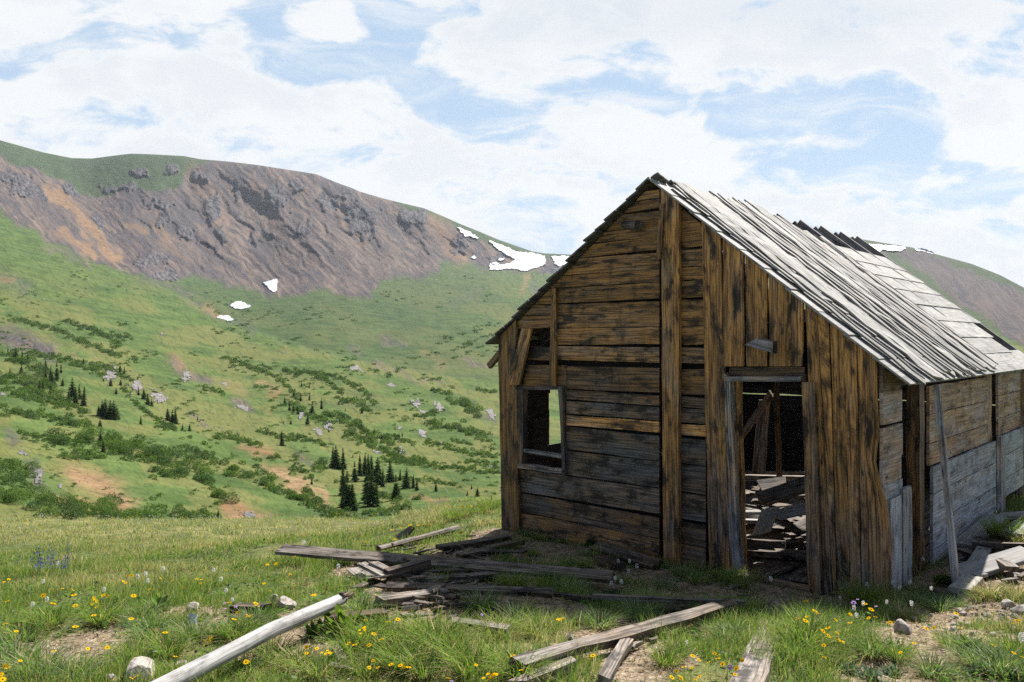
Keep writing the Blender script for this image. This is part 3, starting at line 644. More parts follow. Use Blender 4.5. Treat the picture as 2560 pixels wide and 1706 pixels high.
# carved initials, shallow pale scratches standing on the two dark boards
LET = {'A': [((0, 0), (.5, 1)), ((.5, 1), (1, 0)), ((.2, .4), (.8, .4))], 'J': [((.1, 1), (.9, 1)), ((.6, 1), (.6, .15)), ((.6, .15), (.2, 0)), ((.2, 0), (0, .25))], 'H': [((.1, 0), (.1, 1)), ((.9, 0), (.9, 1)), ((.1, .5), (.9, .5))],
       'M': [((0, 0), (.1, 1)), ((.1, 1), (.5, .35)), ((.5, .35), (.9, 1)), ((.9, 1), (1, 0))], 'N': [((0, 0), (0, 1)), ((0, 1), (1, 0)), ((1, 0), (1, 1))], 'C': [((.9, .85), (.4, 1)), ((.4, 1), (0, .5)), ((0, .5), (.4, 0)), ((.4, 0), (.9, .15))],
       'L': [((.1, 1), (.1, 0)), ((.1, 0), (.9, 0))], 'P': [((.1, 0), (.1, 1)), ((.1, 1), (.8, .85)), ((.8, .85), (.8, .6)), ((.8, .6), (.1, .5))]}
m, t, p = material('fresh_scratch'); p.inputs['Base Color'].default_value = rgb(.21, .19, .165); p.inputs['Roughness'].default_value = .8; M['scratch'] = m
def write(txt, px0, row0, wpx, hpx_, slope):
    lv = Timber()
    for k, chx in enumerate(txt):
        if chx == ' ': continue
        for (xa, ya), (xb, yb) in LET[chx]:
            P_ = []
            for xx, yy in ((xa, ya), (xb, yb)):
                px = px0 + (k + xx * .72) * wpx; row = row0 + (px - px0) * slope - yy * hpx_
                P_.append(np.array(cab(tA(px), -.0165, hA(px, row))))
            lv.bar(P_[0], P_[1], .0030, .003, NA, (1, 0, 1), seg=1, wob=.0004)
    tag(part(lv, 'carved_initials', M['scratch'], gable), 'pale scratched initials ' + txt)
write('AJH', 1498, 1127, 14, 13, .06); write('MAH', 1612, 1136, 17, 18, .09); write('CAL', 1444, 1162, 13, 13, .1); write('MJH', 1568, 1172, 12.5, 14, .1); write('JP', 1622.5, 1006, 5.5, 8.5, .05)

# --- uprights
def vboard(name, pl_t, pr_t, pl_b, pr_b, rtop, rbot, o, th, tone, mat='wall', lab=None, wob=.0022, seg=None, hb=None):
    """upright board from photo columns at its top and foot; rtop None: cut along the roof"""
    tb = Timber()
    def pt(px, row):
        return tA(px), hA(px, row)
    def top(px):
        tt = tA(px)
        return (tt, min(roofR(tt), roofL(tt)) - .004) if rtop is None else (tt, hA(px, rtop))
    lt, rt = top(pl_t), top(pr_t)
    hb_ = hb if hb is not None else None
    lb = (tA(pl_b), hA(pl_b, rbot) if hb_ is None else hb_); rb = (tA(pr_b), hA(pr_b, rbot) if hb_ is None else hb_)
    tb.quad(cab(lb[0], -o, lb[1]), cab(lt[0], -o, lt[1]), cab(rt[0], -o, rt[1]), cab(rb[0], -o, rb[1]), NA, th, tone, wob=wob, seg=seg or 9)
    ob = part(tb, name, M[mat])
    if lab: tag(ob, lab)
    return ob
def tv(gb, gt, dk=.06, br=1.0):     # greyer and darker towards the foot of the board
    return lambda f: (gb + (gt - gb) * min(1, f * 1.5), dk + .12 * max(0, .35 - f), br * (.8 + .25 * f))
vboard('wall_post', 1662, 1707, 1668, 1706, None, 1440, .052, .055, tv(.15, 0, .0, 1.25), hb=-2.5)
# split strip hanging beside the post
vboard('loose_slat', 1662, 1672, 1652, 1664, 512, 650, .09, .02, tv(.0, 0, .1, 1.1))
vboard('vertical_board', 1761, 1808, 1780, 1832, None, 1440, .04, .035, tv(.45, 0, .05, 1.15), hb=-2.5)
for a_, b_ in ((1814, 1866), (1869, 1922), (1926, 1981), (1984, 2013)):
    vboard('vertical_board', a_, b_, a_ + random.uniform(-2, 2), b_ + random.uniform(-2, 2), None, 916, .036 + random.uniform(-.010, .010), .03, tv(.0, 0, .02 if a_ != 1869 else .14, random.uniform(1.1, 1.4)))
for a_, b_, c_, d_ in ((2018, 2047, 2052, 2090), (2049, 2077, 2092, 2098), (2080, 2112, 2100, 2132), (2113, 2146, 2134, 2158)):
    vboard('vertical_board', a_, b_, c_, d_, None, 1440, .036 + random.uniform(-.010, .010), .03, tv(.75, 0, .03, random.uniform(1.05, 1.35)), hb=-2.5)
# the last board on the right, its edge rotted into a curve that widens to the foot
tb = Timber(); rr = []
for k in range(19):
    f = k / 18; h = -2.5 + f * (roofR(.05) - .03 + 2.5)
    row = CY - h / 7.0 * F
    xr = np.interp(row, [900, 1000, 1080, 1150, 1185, 1220, 1250, 1300, 1480], [2196, 2197, 2201, 2192, 2196, 2212, 2222, 2227, 2234])
    tr_ = tA(xr); tl_ = tA(np.interp(row, [900, 1480], [2149, 2160])); hh = h
    hl = -2.5 + f * (roofR(tl_) - .006 + 2.5); hr = -2.5 + f * (roofR(tr_) - .006 + 2.5)
    for_ = [cab(tl_, -.022, hl), cab(tr_, -.022, hr), cab(tr_, -.052, hr), cab(tl_, -.052, hl)]
    rr.append(np.array(for_))
tb.rings(rr, tv(.55, 0, .02, 1.15)); tag(part(tb, 'vertical_board', M['wall']), 'wavy edged wide corner board')
# left corner
vboard('corner_board', 1254, 1296, 1263, 1306, None, 1345, .04, .04, tv(.25, .1, .15, .8), hb=-2.62)
vboard('corner_board', 1250, 1256, 1262, 1268, 905, 1250, .02, .03, tv(.3, .2, .2, .6))
vboard('brace', 1316, 1341, 1283, 1310, 822, 962, .075, .03, tv(0, 0, .02, 1.35), lab='orange brown slanting brace')
vboard('short_upright', 1386, 1397, 1378, 1395, 722, 966, .035, .03, tv(0, 0, .05, 1.0))
# window frame
tb = Timber()
def fA(px, row, o=.0): return np.array(cab(tA(px), -o, hA(px, row)))
tb.quad(fA(1298, 974, .02), fA(1418, 974, .02), fA(1418, 966, .02), fA(1298, 966, .02), NA, .09, (.8, .2, .7), wob=.002)
wf = part(tb, 'window_frame', M['wall'])
tb = Timber(); tb.quad(fA(1300, 1165, .012), fA(1302, 972, .012), fA(1315, 972, .012), fA(1314, 1165, .012), NA, .10, (.7, .2, .7)); part(tb, 'jamb', M['wall'], wf)
tb = Timber(); tb.quad(fA(1413, 1186, .03), fA(1404, 966, .03), fA(1413, 966, .03), fA(1421, 1186, .03), NA, .07, (.8, .2, .8)); part(tb, 'jamb', M['wall'], wf)
tb = Timber(); tb.quad(fA(1308, 1130, .02), fA(1412, 1147, .02), fA(1412, 1137, .02), fA(1308, 1119, .02), NA, .06, (1, 0, 1.5)); part(tb, 'cross_rail', M['wall'], wf)
tb = Timber(); tb.quad(fA(1305, 1169, .03), fA(1417, 1183, .03), fA(1417, 1174, .03), fA(1305, 1158, .03), NA, .11, (1, 0, 1.5)); part(tb, 'sill', M['wall'], wf)
# door frame
tb = Timber()
tb.quad(fA(1822, 953, .02), fA(2011, 953, .02), fA(2011, 942, .02), fA(1822, 941, .02), NA, .13, (1, .0, 1.3), wob=.002)
tb.quad(fA(1822, 940, -.02), fA(2011, 940, -.02), fA(2011, 918, -.02), fA(1822, 918, -.02), NA, .03, (.4, .35, .7), wob=.002)
df = part(tb, 'door_frame', M['wall'])
tb = Timber(); tb.quad(cab(tA(1836), -.02, -2.5), fA(1817, 932, .02), fA(1832, 948, .02), cab(tA(1862), -.02, -2.5), NA, .09, tv(1, .7, 0, 1.7), wob=.004); part(tb, 'jamb', M['wall'], df)
tb = Timber(); tb.quad(cab(tA(1850), .06, -2.5), fA(1832, 955, -.06), fA(1845, 955, -.06), cab(tA(1861), .06, -2.5), NA, .05, (.1, .0, 1.3), wob=.003); part(tb, 'jamb', M['wall'], df)
tb = Timber(); tb.quad(cab(tA(2033), -.075, -2.5), fA(2014, 955, .075), fA(2047, 955, .075), cab(tA(2064), -.075, -2.5), NA, .05, tv(.5, .35, .05, 1.0), wob=.004); part(tb, 'jamb', M['wall'], df)
tb = Timber(); tb.bar(fA(1838, 1437, .06), fA(2036, 1478, .06), .09, .10, (0, 0, 1), (.25, .05, 1.0), wob=.006); part(tb, 'threshold', M['debris'], df)
# timber ends sticking out of the front
tb = Timber(); a_ = np.array(cab(tA(1934), .1, hA(1934, 850))); 
tb.quad(fA(1879, 862, .10), fA(1972, 883, .30), fA(1970, 853, .30), fA(1912, 846, .12), NA, .10, (1, .0, 1.35), seg=6, wob=.004); part(tb, 'beam_stub', M['wall'])
tb = Timber(); tb.log([cab(tA(1556), .03, hA(1556, 562)), cab(tA(1612), -.13, hA(1612, 568))], [.045, .055], (.9, .3, .7), n=9, lump=.12); part(tb, 'beam_stub', M['wall'])

# --- right hand wall
s_ = Timber()
HB = [-.45, -.745, -1.04, -1.268, -1.539, -1.851, -2.106, -2.40]
for i in range(len(HB) - 1):
    h1, h0 = HB[i], HB[i + 1]; lo = i >= 3
    tn = (1.0, .02, random.uniform(.95, 1.1)) if lo else (.18, .02, random.uniform(.9, 1.1))
    o = .035 if lo else 0.0
    def sb(u0, u1, o_=o, tn_=tn, dh=0):
        s_.quad(cab(-o_, u0, h0 + .006 + dh), cab(-o_, u1, h0 + .006 + dh), cab(-o_, u1, h1 - .004 + dh), cab(-o_, u0, h1 - .004 + dh), NB, .03, tn_, wob=.002, rag=.006)
    if i == 0: s_.quad(cab(0, -.02, -.46), cab(0, .52, -.46), cab(0, .52, -.20), cab(0, -.02, -.20), NB, .03, (.3, .3, .7))
    sb(-.02, .52 + random.uniform(-.02, .02), .0, (.35 if not lo else 1, .03, 1.0), random.uniform(-.03, .03))
    sb(1.42, 4.02 if not lo else 4.30)
    if i < 6: sb(4.62 if not lo else 4.72, 6.14, o, tn, .03)
side = part(s_, 'side_wall', M['side'])
tb = Timber(); tb.quad(cab(.0, .0, -.41), cab(.0, 3.95, -.41), cab(.0, 3.95, -.25), cab(.0, .0, -.25), NB, .04, (.3, .45, .6)); tb.quad(cab(-.01, 4.6, -.44), cab(-.01, 6.15, -.44), cab(-.01, 6.15, -.27), cab(-.01, 4.6, -.27), NB, .05, (.8, .2, .8)); part(tb, 'eave_board', M['side'])
def upright(name, u0, u1, h0, h1, o, th, tn, mat='side', lean=0.0):
    tb = Timber(); tb.quad(cab(-o, u0, h0), cab(-o, u0 + lean, h1), cab(-o, u1 + lean, h1), cab(-o, u1, h0), NB, th, tn, wob=.004); return part(tb, name, M[mat])
upright('wall_post', 1.14, 1.30, -2.5, -.40, -.06, .12, (.25, .15, .6), 'wall')
upright('wall_post', 4.08, 4.36, -2.4, -.33, -.07, .12, (.15, .05, 1.1), 'wall')
upright('wall_post', 4.36, 4.62, -2.3, -1.22, .07, .05, (.75, .05, .9), 'side')
upright('corner_post', 6.1, 6.22, -2.4, -.33, .01, .10, (.3, .1, .8), 'side')
upright('patch_board', .10, .40, -2.5, -1.40, .03, .03, (.9, .0, 1.1)); upright('patch_board', .44, .72, -2.5, -1.36, .03, .035, (.8, .05, .9))
# --- left hand wall, back wall, floor
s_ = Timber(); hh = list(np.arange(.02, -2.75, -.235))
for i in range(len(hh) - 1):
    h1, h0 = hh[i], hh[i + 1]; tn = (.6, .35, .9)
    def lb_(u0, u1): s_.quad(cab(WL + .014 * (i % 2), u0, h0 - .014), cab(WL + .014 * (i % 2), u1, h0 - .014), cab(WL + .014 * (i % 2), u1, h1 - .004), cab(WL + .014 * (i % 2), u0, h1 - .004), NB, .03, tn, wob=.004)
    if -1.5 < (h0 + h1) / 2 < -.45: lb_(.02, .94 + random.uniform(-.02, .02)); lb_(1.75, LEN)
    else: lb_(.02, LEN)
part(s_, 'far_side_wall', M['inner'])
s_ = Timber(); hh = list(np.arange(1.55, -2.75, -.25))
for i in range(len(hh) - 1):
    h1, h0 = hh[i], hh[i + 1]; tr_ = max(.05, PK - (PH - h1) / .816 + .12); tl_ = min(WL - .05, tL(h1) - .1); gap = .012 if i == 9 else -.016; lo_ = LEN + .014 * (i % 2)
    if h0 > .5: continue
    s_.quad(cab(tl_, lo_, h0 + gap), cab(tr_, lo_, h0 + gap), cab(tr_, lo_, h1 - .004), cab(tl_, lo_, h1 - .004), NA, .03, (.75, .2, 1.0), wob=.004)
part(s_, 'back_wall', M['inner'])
s_ = Timber()
for k in range(21):
    tt = .1 + k * .215
    s_.quad(cab(tt, .06, -2.36), cab(tt, LEN - .1, -2.36), cab(tt + .205, LEN - .1, -2.36), cab(tt + .205, .06, -2.36), (0, 0, 1), .04, (.8, .15, 1.0), wob=.004)
part(s_, 'floor', M['debris'])
# inside: a post and slanting timbers seen through the door
def inP(px, row, u):      # point of the plane u = const seen at a photo pixel
    q = (px - CX) / F; bx = C0[0] + u * TB[0]; by = C0[1] + u * TB[1]
    tt = (bx - q * by) / (.742 + q * .67); return np.array(cab(tt, u, (CY - row) / F * (by + .67 * tt)))
tb = Timber(); tb.quad(inP(1946, 1275, 2.3), inP(1936, 945, 2.3), inP(1945, 945, 2.3), inP(1957, 1275, 2.3), NA, .07, (.35, .1, .8)); part(tb, 'inner_post', M['wall'])
tb = Timber(); tb.quad(inP(1850, 1085, 2.9), inP(1924, 975, 2.9), inP(1934, 992, 2.9), inP(1850, 1108, 2.9), NA, .05, (.9, .0, 1.5)); part(tb, 'brace', M['wall'])
tb = Timber(); tb.quad(inP(1880, 1185, 3.3), inP(1898, 1000, 3.3), inP(1926, 1000, 3.3), inP(1911, 1185, 3.3), NA, .03, (.8, .0, 1.3)); part(tb, 'leaning_board', M['wall'])
tb = Timber(); tb.quad(inP(1835, 1202, 3.6), inP(2010, 1202, 3.6), inP(2010, 1190, 3.6), inP(1835, 1188, 3.6), NA, .1, (1, 0, 1.5)); part(tb, 'cross_beam', M['debris'])
tb = Timber(); tb.quad(inP(1835, 1186, 3.9), inP(2020, 1188, 3.9), inP(2020, 1180, 3.9), inP(1835, 1178, 3.9), NA, .1, (.9, .1, .8)); part(tb, 'cross_beam', M['debris'])
# --- roof
NRr = nrm(np.append(-.816 * TA * -1 * -1, 1.0))   # outward normal of the right hand slope
NRr = nrm(np.array([-.816 * TA[0], -.816 * TA[1], 1.0])); NRl = nrm(np.array([.75 * TA[0], .75 * TA[1], 1.0]))
s_ = Timber()
tcur = -.22; k = 0
while tcur < PK - .02:
    stp = .255 + random.uniform(-.01, .012); t1 = min(PK + .01, tcur + stp); lift = .011
    full = tcur < 1.62
    u1 = LEN + .02 + random.uniform(-.03, .05) if full else 3.45 + random.uniform(-.1, .1) - 1.2 * max(0, tcur - 1.6)
    cuts = [-.11 + random.uniform(-.006, .006)] + ([random.uniform(2, 4.8)] if full else []) + [u1]
    for a_, b_ in zip(cuts[:-1], cuts[1:]):
        if k == 1 and b_ > 5.9: b_ = 5.55
        if k == 2 and b_ > 5.9: b_ = 5.72
        jz = random.uniform(-.002, .002)
        def rp(tt, u, dz): return np.array(cab(tt, u, roofR(tt) + .008)) + NRr * (dz + jz)
        s_.quad(rp(tcur - .035, a_ + .003, lift), rp(tcur - .035, b_ - .003, lift), rp(t1, b_ - .003, 0), rp(t1, a_ + .003, 0), NRr, .018, (random.uniform(.75, 1.0), .0, random.uniform(.85, 1.12)), seg=10, wob=.002, rag=.004)
    tcur = t1; k += 1
rs = part(s_, 'roof_slope', M['roof']); tag(rs, 'silvery right hand slope of lapped boards')
# the upper layer: worn cover boards running down the slope
s_ = Timber(); u = .12; k = 0
while u < 3.4:
    wd = random.choice([.11, .13, .15, .17, .10]); t0 = -.24 + random.uniform(-.05, .05); t1 = PK + random.uniform(-.10, .02)
    if u > 2.2: t1 = PK - .02 - (u - 2.2) * .42 + random.uniform(-.06, .05)
    if k == 1: t0 = .62
    z0 = .034 + random.choice([0, .006, .014]) + random.uniform(0, .006); sk_ = random.uniform(-.06, .05)
    def rp(tt, uu, dz): return np.array(cab(tt, uu, roofR(tt) + .008)) + NRr * dz
    s_.quad(rp(t0, u + sk_, z0), rp(t1, u, z0 + random.uniform(-.005, .03)), rp(t1, u + wd, z0 + random.uniform(-.005, .03)), rp(t0, u + wd + sk_, z0), NRr, .018, (random.uniform(.55, 1), random.uniform(0, .16), random.uniform(.75, 1.25)), seg=22, wob=.009, rag=.06)
    if random.random() < .5:   # a thin batten over the joint
        bw = random.uniform(.03, .055); zz = z0 + .018
        s_.quad(rp(t0 + random.uniform(0, .2), u + wd - bw * .4, zz), rp(t1 - random.uniform(0, .4), u + wd - bw * .4, zz), rp(t1, u + wd + bw * .6, zz), rp(t0, u + wd + bw * .6, zz), NRr, .014, (random.uniform(.6, 1), random.uniform(.0, .25), random.uniform(.7, 1.1)), seg=14, wob=.008, rag=.05)
    u += wd + random.uniform(.012, .045) + (.07 if k % 5 == 2 else 0); k += 1
    if k == 1: u += .05
part(s_, 'cover_boards', M['cover'], rs)
# left hand slope, seen on edge: lapped boards with slits of daylight between them
s_ = Timber(); tc = PK - .01; k = 0
while tc < 4.66:
    stp = .135 + random.uniform(-.012, .018); t1 = tc + stp
    ue = LEN if tc > 3.9 else (2.7 + random.uniform(-.3, .3))
    u0 = -.10 + random.uniform(-.035, .03)
    def rp(tt, uu, dz): return np.array(cab(tt, uu, roofL(tt) + .005)) + NRl * dz
    up_ = .028 + random.uniform(0, .010)
    s_.quad(rp(t1 + .02, u0, up_), rp(t1 + .02, ue, up_), rp(tc, ue, .012), rp(tc, u0, .012), NRl, .022, (.7, .35, .6), seg=10, wob=.003, rag=.012)
    tc = t1 + (.006 if k % 2 else 0); k += 1
rs2 = part(s_, 'roof_slope', M['cover']); tag(rs2, 'dark left hand slope seen on edge')
# boards standing up past the ridge
for uu, hgt in ((-.06, .05), (.06, .02), (.22, .01)):
    tb = Timber(); tb.quad(cab(PK + .10, uu, PH - .03), cab(PK + .02 - .10, uu + .02, PH + hgt + .02), cab(PK + .02 - .10, uu + .11, PH + hgt), cab(PK + .10, uu + .11, PH - .03), NRl, .03, (.8, .3, .6), seg=4); part(tb, 'ridge_board', M['cover'])
# rafters
def rafter(u, right=(-.1, PK), left=(PK, WL)):
    tb = Timber()
    if right: tb.quad(cab(right[0], u - .025, roofR(right[0]) - .06), cab(right[1], u - .025, roofR(right[1]) - .04), cab(right[1], u + .025, roofR(right[1]) - .04), cab(right[0], u + .025, roofR(right[0]) - .06), NRr, .12, (.9, .05, .55), seg=8, wob=.002)
    if left: tb.quad(cab(left[0], u - .025, roofL(left[0]) - .045), cab(left[1], u - .025, roofL(left[1]) - .06), cab(left[1], u + .025, roofL(left[1]) - .06), cab(left[0], u + .025, roofL(left[0]) - .045), NRl, .12, (.8, .15, .5), seg=8, wob=.002)
    part(tb, 'rafter', M['side'])
for u in (.75, 1.52, 2.3, 3.06): rafter(u)
for u in (3.83, 4.6, 5.42, 6.16): rafter(u)
tb = Timber(); tb.quad(cab(WL + .0, .0, -.08), cab(WL + .24, -.0, -.30), cab(WL + .20, .0, -.35), cab(WL - .02, .0, -.16), NA, .06, (.5, .25, .7), seg=3); part(tb, 'rafter_tail', M['wall'])

# ------------------------------------------------------------------ pole leaning against the right hand eave
q0 = hit(2394, 1470); tb = Timber()
topp = np.array(cab(-.265, .68, -.40))
ubase = 1.36; q0 = np.array(cab(-.42, .80, 0)); q0 = hit(2392, 1466)
tb.bar(q0 + (0, 0, -.05), topp, .075, .05, NB, (.75, 0, 1.05), wob=.003, taper=.6)
tag(tb.build('leaning_pole', M['side']), 'slim squared pole leaning from the ground up to the right hand eave', 'pole')
# ------------------------------------------------------------------ fallen timber in front of the cabin
def lie(name, label, p0, p1, w, th, dh0=.03, dh1=.03, tone=(.5, .1, 1), mat='debris', tilt=(0, 0, 1), group=None, wob=.003, rag=.02, ext0=0, ext1=0, cup=0.0, cat='board', taper=1.0):
    a_ = hit(*p0, dh0); b_ = hit(*p1, dh1); d_ = b_ - a_
    a_ = a_ - d_ * ext0; b_ = b_ + d_ * ext1
    tb = Timber(); tb.bar(a_, b_, w, th, tilt, tone, wob=wob, rag=rag, cup=cup, taper=taper)
    return tag(tb.build(name, M[mat]), label, cat, group)
def beam(name, label, p0, p1, r0, r1, dh0, dh1, tone, mat='debris', n=8, lump=.12, flat=.8, group=None, cat='beam', ext0=0, ext1=0):
    a_ = hit(*p0, dh0); b_ = hit(*p1, dh1); d_ = b_ - a_; a_ = a_ - d_ * ext0; b_ = b_ + d_ * ext1
    tb = Timber(); tb.log([a_, b_], [r0, r1], tone, n=n, lump=lump, flat=flat, seg=14)
    return tag(tb.build(name, M[mat]), label, cat, group)
# the bleached log: a tapered trunk with a split, broken tip
a_ = hit(858, 1496, .13); b_ = hit(420, 1712, .08); d_ = b_ - a_
tb = Timber(); tb.log([a_, a_ + d_ * .12, a_ + d_ * .5 + np.array([0, 0, .018]), b_, b_ + d_ * .25], [.036, .042, .044, .046, .048], lambda f: (1, .02, 1.0), n=16, lump=.03, seg=26)
lg = empty('bleached_log', (b_[0], b_[1], b_[2] - .08), 'long bleached white log lying on the grass with a splintered upper end', 'log')
tb.build('trunk', M['log'], lg, lg.location, smooth=True)
tb = Timber()
for k in range(5):
    o_ = np.array([random.uniform(-.028, .028), random.uniform(-.028, .028), random.uniform(-.01, .04)])
    tb.bar(a_ + d_ * .02 + o_, a_ - nrm(d_) * random.uniform(.04, .11) + o_ * .9, .030, .016, (0, 0, 1), (.35, .05, .9), seg=2, taper=.3)
tb.build('splintered_end', M['debris'], lg, lg.location)
tb = Timber(); c0 = a_ + d_ * .12 + np.array([-.020, -.034, .010]); c1 = b_ + d_ * .2 + np.array([-.022, -.038, .012])
tb.bar(c0, c1, .006, .006, (0, 0, 1), (.6, .85, .3), seg=12, wob=.002); tb.build('drying_crack', M['debris'], lg, lg.location)

lie('long_plank', 'longest grey weathered plank lying across the heap of fallen boards', (697, 1374), (1533, 1444), .17, .035, .18, .11, lambda f: (.95 - .5 * f, .02 + .04 * f, .9 - .1 * f), tilt=(-.1, -.2, 1), wob=.002)
lie('long_board', 'thin grey board lying level under the long plank, its right end pale', (967, 1468), (1382, 1484), .065, .05, .08, .08, (.6, .12, 1.0), tilt=(0, -.5, 1))
lie('thin_board', 'thin straight strip of board lying before the doorway', (1482, 1492), (1866, 1508), .05, .035, .08, .08, (.85, .05, .85))
lie('thin_board', 'short dark strip running behind the thin strip before the doorway', (1380, 1487), (1500, 1500), .05, .03, .04, .04, (.5, .3, .6))
lie('long_beam', 'heavy split beam lying slanted on the grass in front of the cabin', (1304, 1662), (1832, 1512), .075, .05, .06, .11, lambda f: (.75 - .3 * f, .02 + .1 * f, 1.15 - .35 * f), tilt=(.1, -.4, 1), wob=.004, rag=.06)
lie('short_beam', 'short cracked beam end poking out beneath the slanted split beam', (1568, 1604), (1506, 1700), .065, .04, .06, .04, (.6, .05, 1.15), tilt=(0, -.3, 1), wob=.004, rag=.04)
lie('wide_plank', 'wide dark plank lying in the grass pointing at the doorway', (1953, 1497), (1880, 1690), .15, .04, .10, .07, lambda f: (.75, .22 - .2 * f, .75 + .45 * f), wob=.003, ext1=.25)
lie('pale_beam', 'pale weathered beam half sunk in the grass at the bottom edge', (1440, 1655), (1318, 1706), .07, .05, .03, .03, (.75, .02, 1.25), wob=.004, rag=.04, ext1=.2)
lie('broken_board', 'short grey broken board in the grass with a pale blue shard at its end', (1132, 1558), (1266, 1577), .08, .05, .05, .05, (.9, .1, 1), wob=.004, rag=.04)
lie('broken_board', 'grey split board on the lower left side of the heap', (945, 1507), (1105, 1482), .10, .05, .06, .06, (.9, .05, 1.05), wob=.004, rag=.05, tilt=(0, -.4, 1))
beam('fallen_log', 'grey split log at the back of the heap with a broken right end', (945, 1372), (1144, 1322), .04, .045, .05, .05, (.85, .05, 1.0), n=8)
lie('dark_board', 'dark rotten board leaning from the heap towards the left cabin corner', (1105, 1370), (1277, 1344), .14, .05, .06, .08, (.15, .3, .7), wob=.005, rag=.06)
lie('dark_board', 'dark brown board lying below the rotten one near the left cabin corner', (1158, 1391), (1296, 1357), .12, .05, .04, .06, (.15, .28, .75), wob=.005, rag=.06)
lie('short_board', 'short grey board end sloping off the left of the heap', (905, 1412), (962, 1440), .09, .03, .12, .06, (.9, .0, 1.1), rag=.02)
lie('short_board', 'pale grey board end beside the curled sheet', (932, 1408), (985, 1436), .08, .03, .14, .06, (.95, .0, 1.15), rag=.02)
lie('curled_sheet', 'pale curled sheet lying at the left side of the heap', (890, 1430), (955, 1452), .20, .012, .04, .04, (1, .0, 1.25), cup=.05, cat='sheet')
lie('dark_beam', 'dark brown beam slanting under the long plank', (963, 1438), (1068, 1410), .10, .09, .06, .10, (.3, .15, .75), wob=.004, rag=.04)
lie('long_board', 'grey board lying flat just above the pale tipped one', (1060, 1452), (1240, 1438), .10, .04, .05, .05, (.7, .15, .8), wob=.004, rag=.05)
lie('broken_board', 'triangular broken board standing up at the back of the heap', (1000, 1350), (1032, 1318), .16, .03, .03, .16, (.6, .0, 1.1), tilt=(0, -1, .6), taper=.35)
lie('dark_board', 'dark wet board under the bleached log', (808, 1560), (968, 1541), .09, .07, .04, .04, (.05, .35, .7), wob=.004, rag=.05)
lie('dark_board', 'upper dark board left of the bleached log', (592, 1520), (655, 1524), .10, .05, .05, .05, (.05, .3, .7), wob=.004, rag=.05)
lie('dark_board', 'lower dark board left of the bleached log', (590, 1548), (660, 1556), .10, .05, .04, .04, (.05, .4, .6), wob=.004, rag=.05)
lie('foundation_board', 'dark board lying along the foot of the front wall', (1488, 1366), (1650, 1414), .13, .04, .05, .05, (.3, .25, .6), tilt=(-.3, -.5, 1), rag=.05)
lie('foundation_board', 'short rotten block below the board at the foot of the front wall', (1490, 1394), (1548, 1418), .14, .06, .05, .05, (.15, .35, .6), rag=.05)
lie('dark_board', 'dark broken board between the thin strip and the slanted beam', (1640, 1530), (1830, 1500), .10, .03, .03, .04, (.3, .3, .6), wob=.005, rag=.06)
lie('splinter', 'grey weathered splinter of wood standing in the grass near the bottom left', (838, 1622), (857, 1655), .045, .03, .05, .03, (.95, .05, 1.1), cat='wood scrap')
lie('splinter', 'pale splinter lying below the standing one in the grass', (826, 1668), (862, 1678), .04, .03, .03, .03, (.8, .0, 1.2), cat='wood scrap')
lie('splinter', 'short upright chunk of wood left of the slanted beam', (1422, 1592), (1438, 1612), .07, .03, .07, .03, (.8, .05, .95), cat='wood scrap')
lie('splinter', 'flat pale chip beside the upright chunk of wood', (1372, 1614), (1402, 1622), .04, .02, .03, .03, (.6, .0, 1.2), cat='wood scrap')
lie('thin_board', 'thin dark strip under the beam right of the short cracked beam', (1575, 1622), (1600, 1610), .03, .02, .03, .03, (.7, .05, 1.1), cat='wood scrap')
# small splintered pieces of the heap
HEAPG = 'splintered pieces in the heap of fallen boards'
for k in range(105):
    cx_ = random.gauss(1070, 80); ry_ = random.gauss(1448, 52)
    if not (890 < cx_ < 1260 and 1335 < ry_ < 1550): cx_, ry_ = random.uniform(930, 1220), random.uniform(1350, 1540)
    L_ = random.choice([8, 12, 18, 26, 38, 60]); an = random.choice([random.gauss(-.25, .3), random.gauss(.2, .3), random.uniform(-1.3, 1.3)])
    z_ = random.uniform(.015, .06) if 1360 < ry_ < 1500 else .015
    lie('broken_board', 'small splintered grey brown piece in the heap of fallen boards', (cx_ - L_ * math.cos(an), ry_ - L_ * .4 * math.sin(an)), (cx_ + L_ * math.cos(an), ry_ + L_ * .4 * math.sin(an)), random.choice([.02, .03, .045, .07]), random.uniform(.01, .025), z_, max(.012, z_ + random.uniform(-.06, .05)), (random.uniform(.3, 1), random.uniform(0, .35), random.uniform(.55, 1.05)), group=HEAPG, wob=.005, rag=.05, tilt=(random.uniform(-.5, .5), random.uniform(-.6, .3), 1), taper=random.choice([1, .8, .4]))
FR = 'splintered pieces on the bare ground before the cabin'
for k in range(22):
    cx_ = random.uniform(1380, 1900); ry_ = random.uniform(1440, 1640); L_ = random.uniform(8, 30); an = random.uniform(-.7, .7)
    lie('broken_board', 'small dark splinter of wood on the bare ground before the cabin', (cx_ - L_, ry_ - L_ * .4 * an), (cx_ + L_, ry_ + L_ * .4 * an), random.uniform(.02, .06), .02, .02, .02, (random.uniform(.2, .9), random.uniform(.05, .3), random.uniform(.6, 1.0)), group=FR, wob=.003, rag=.03)

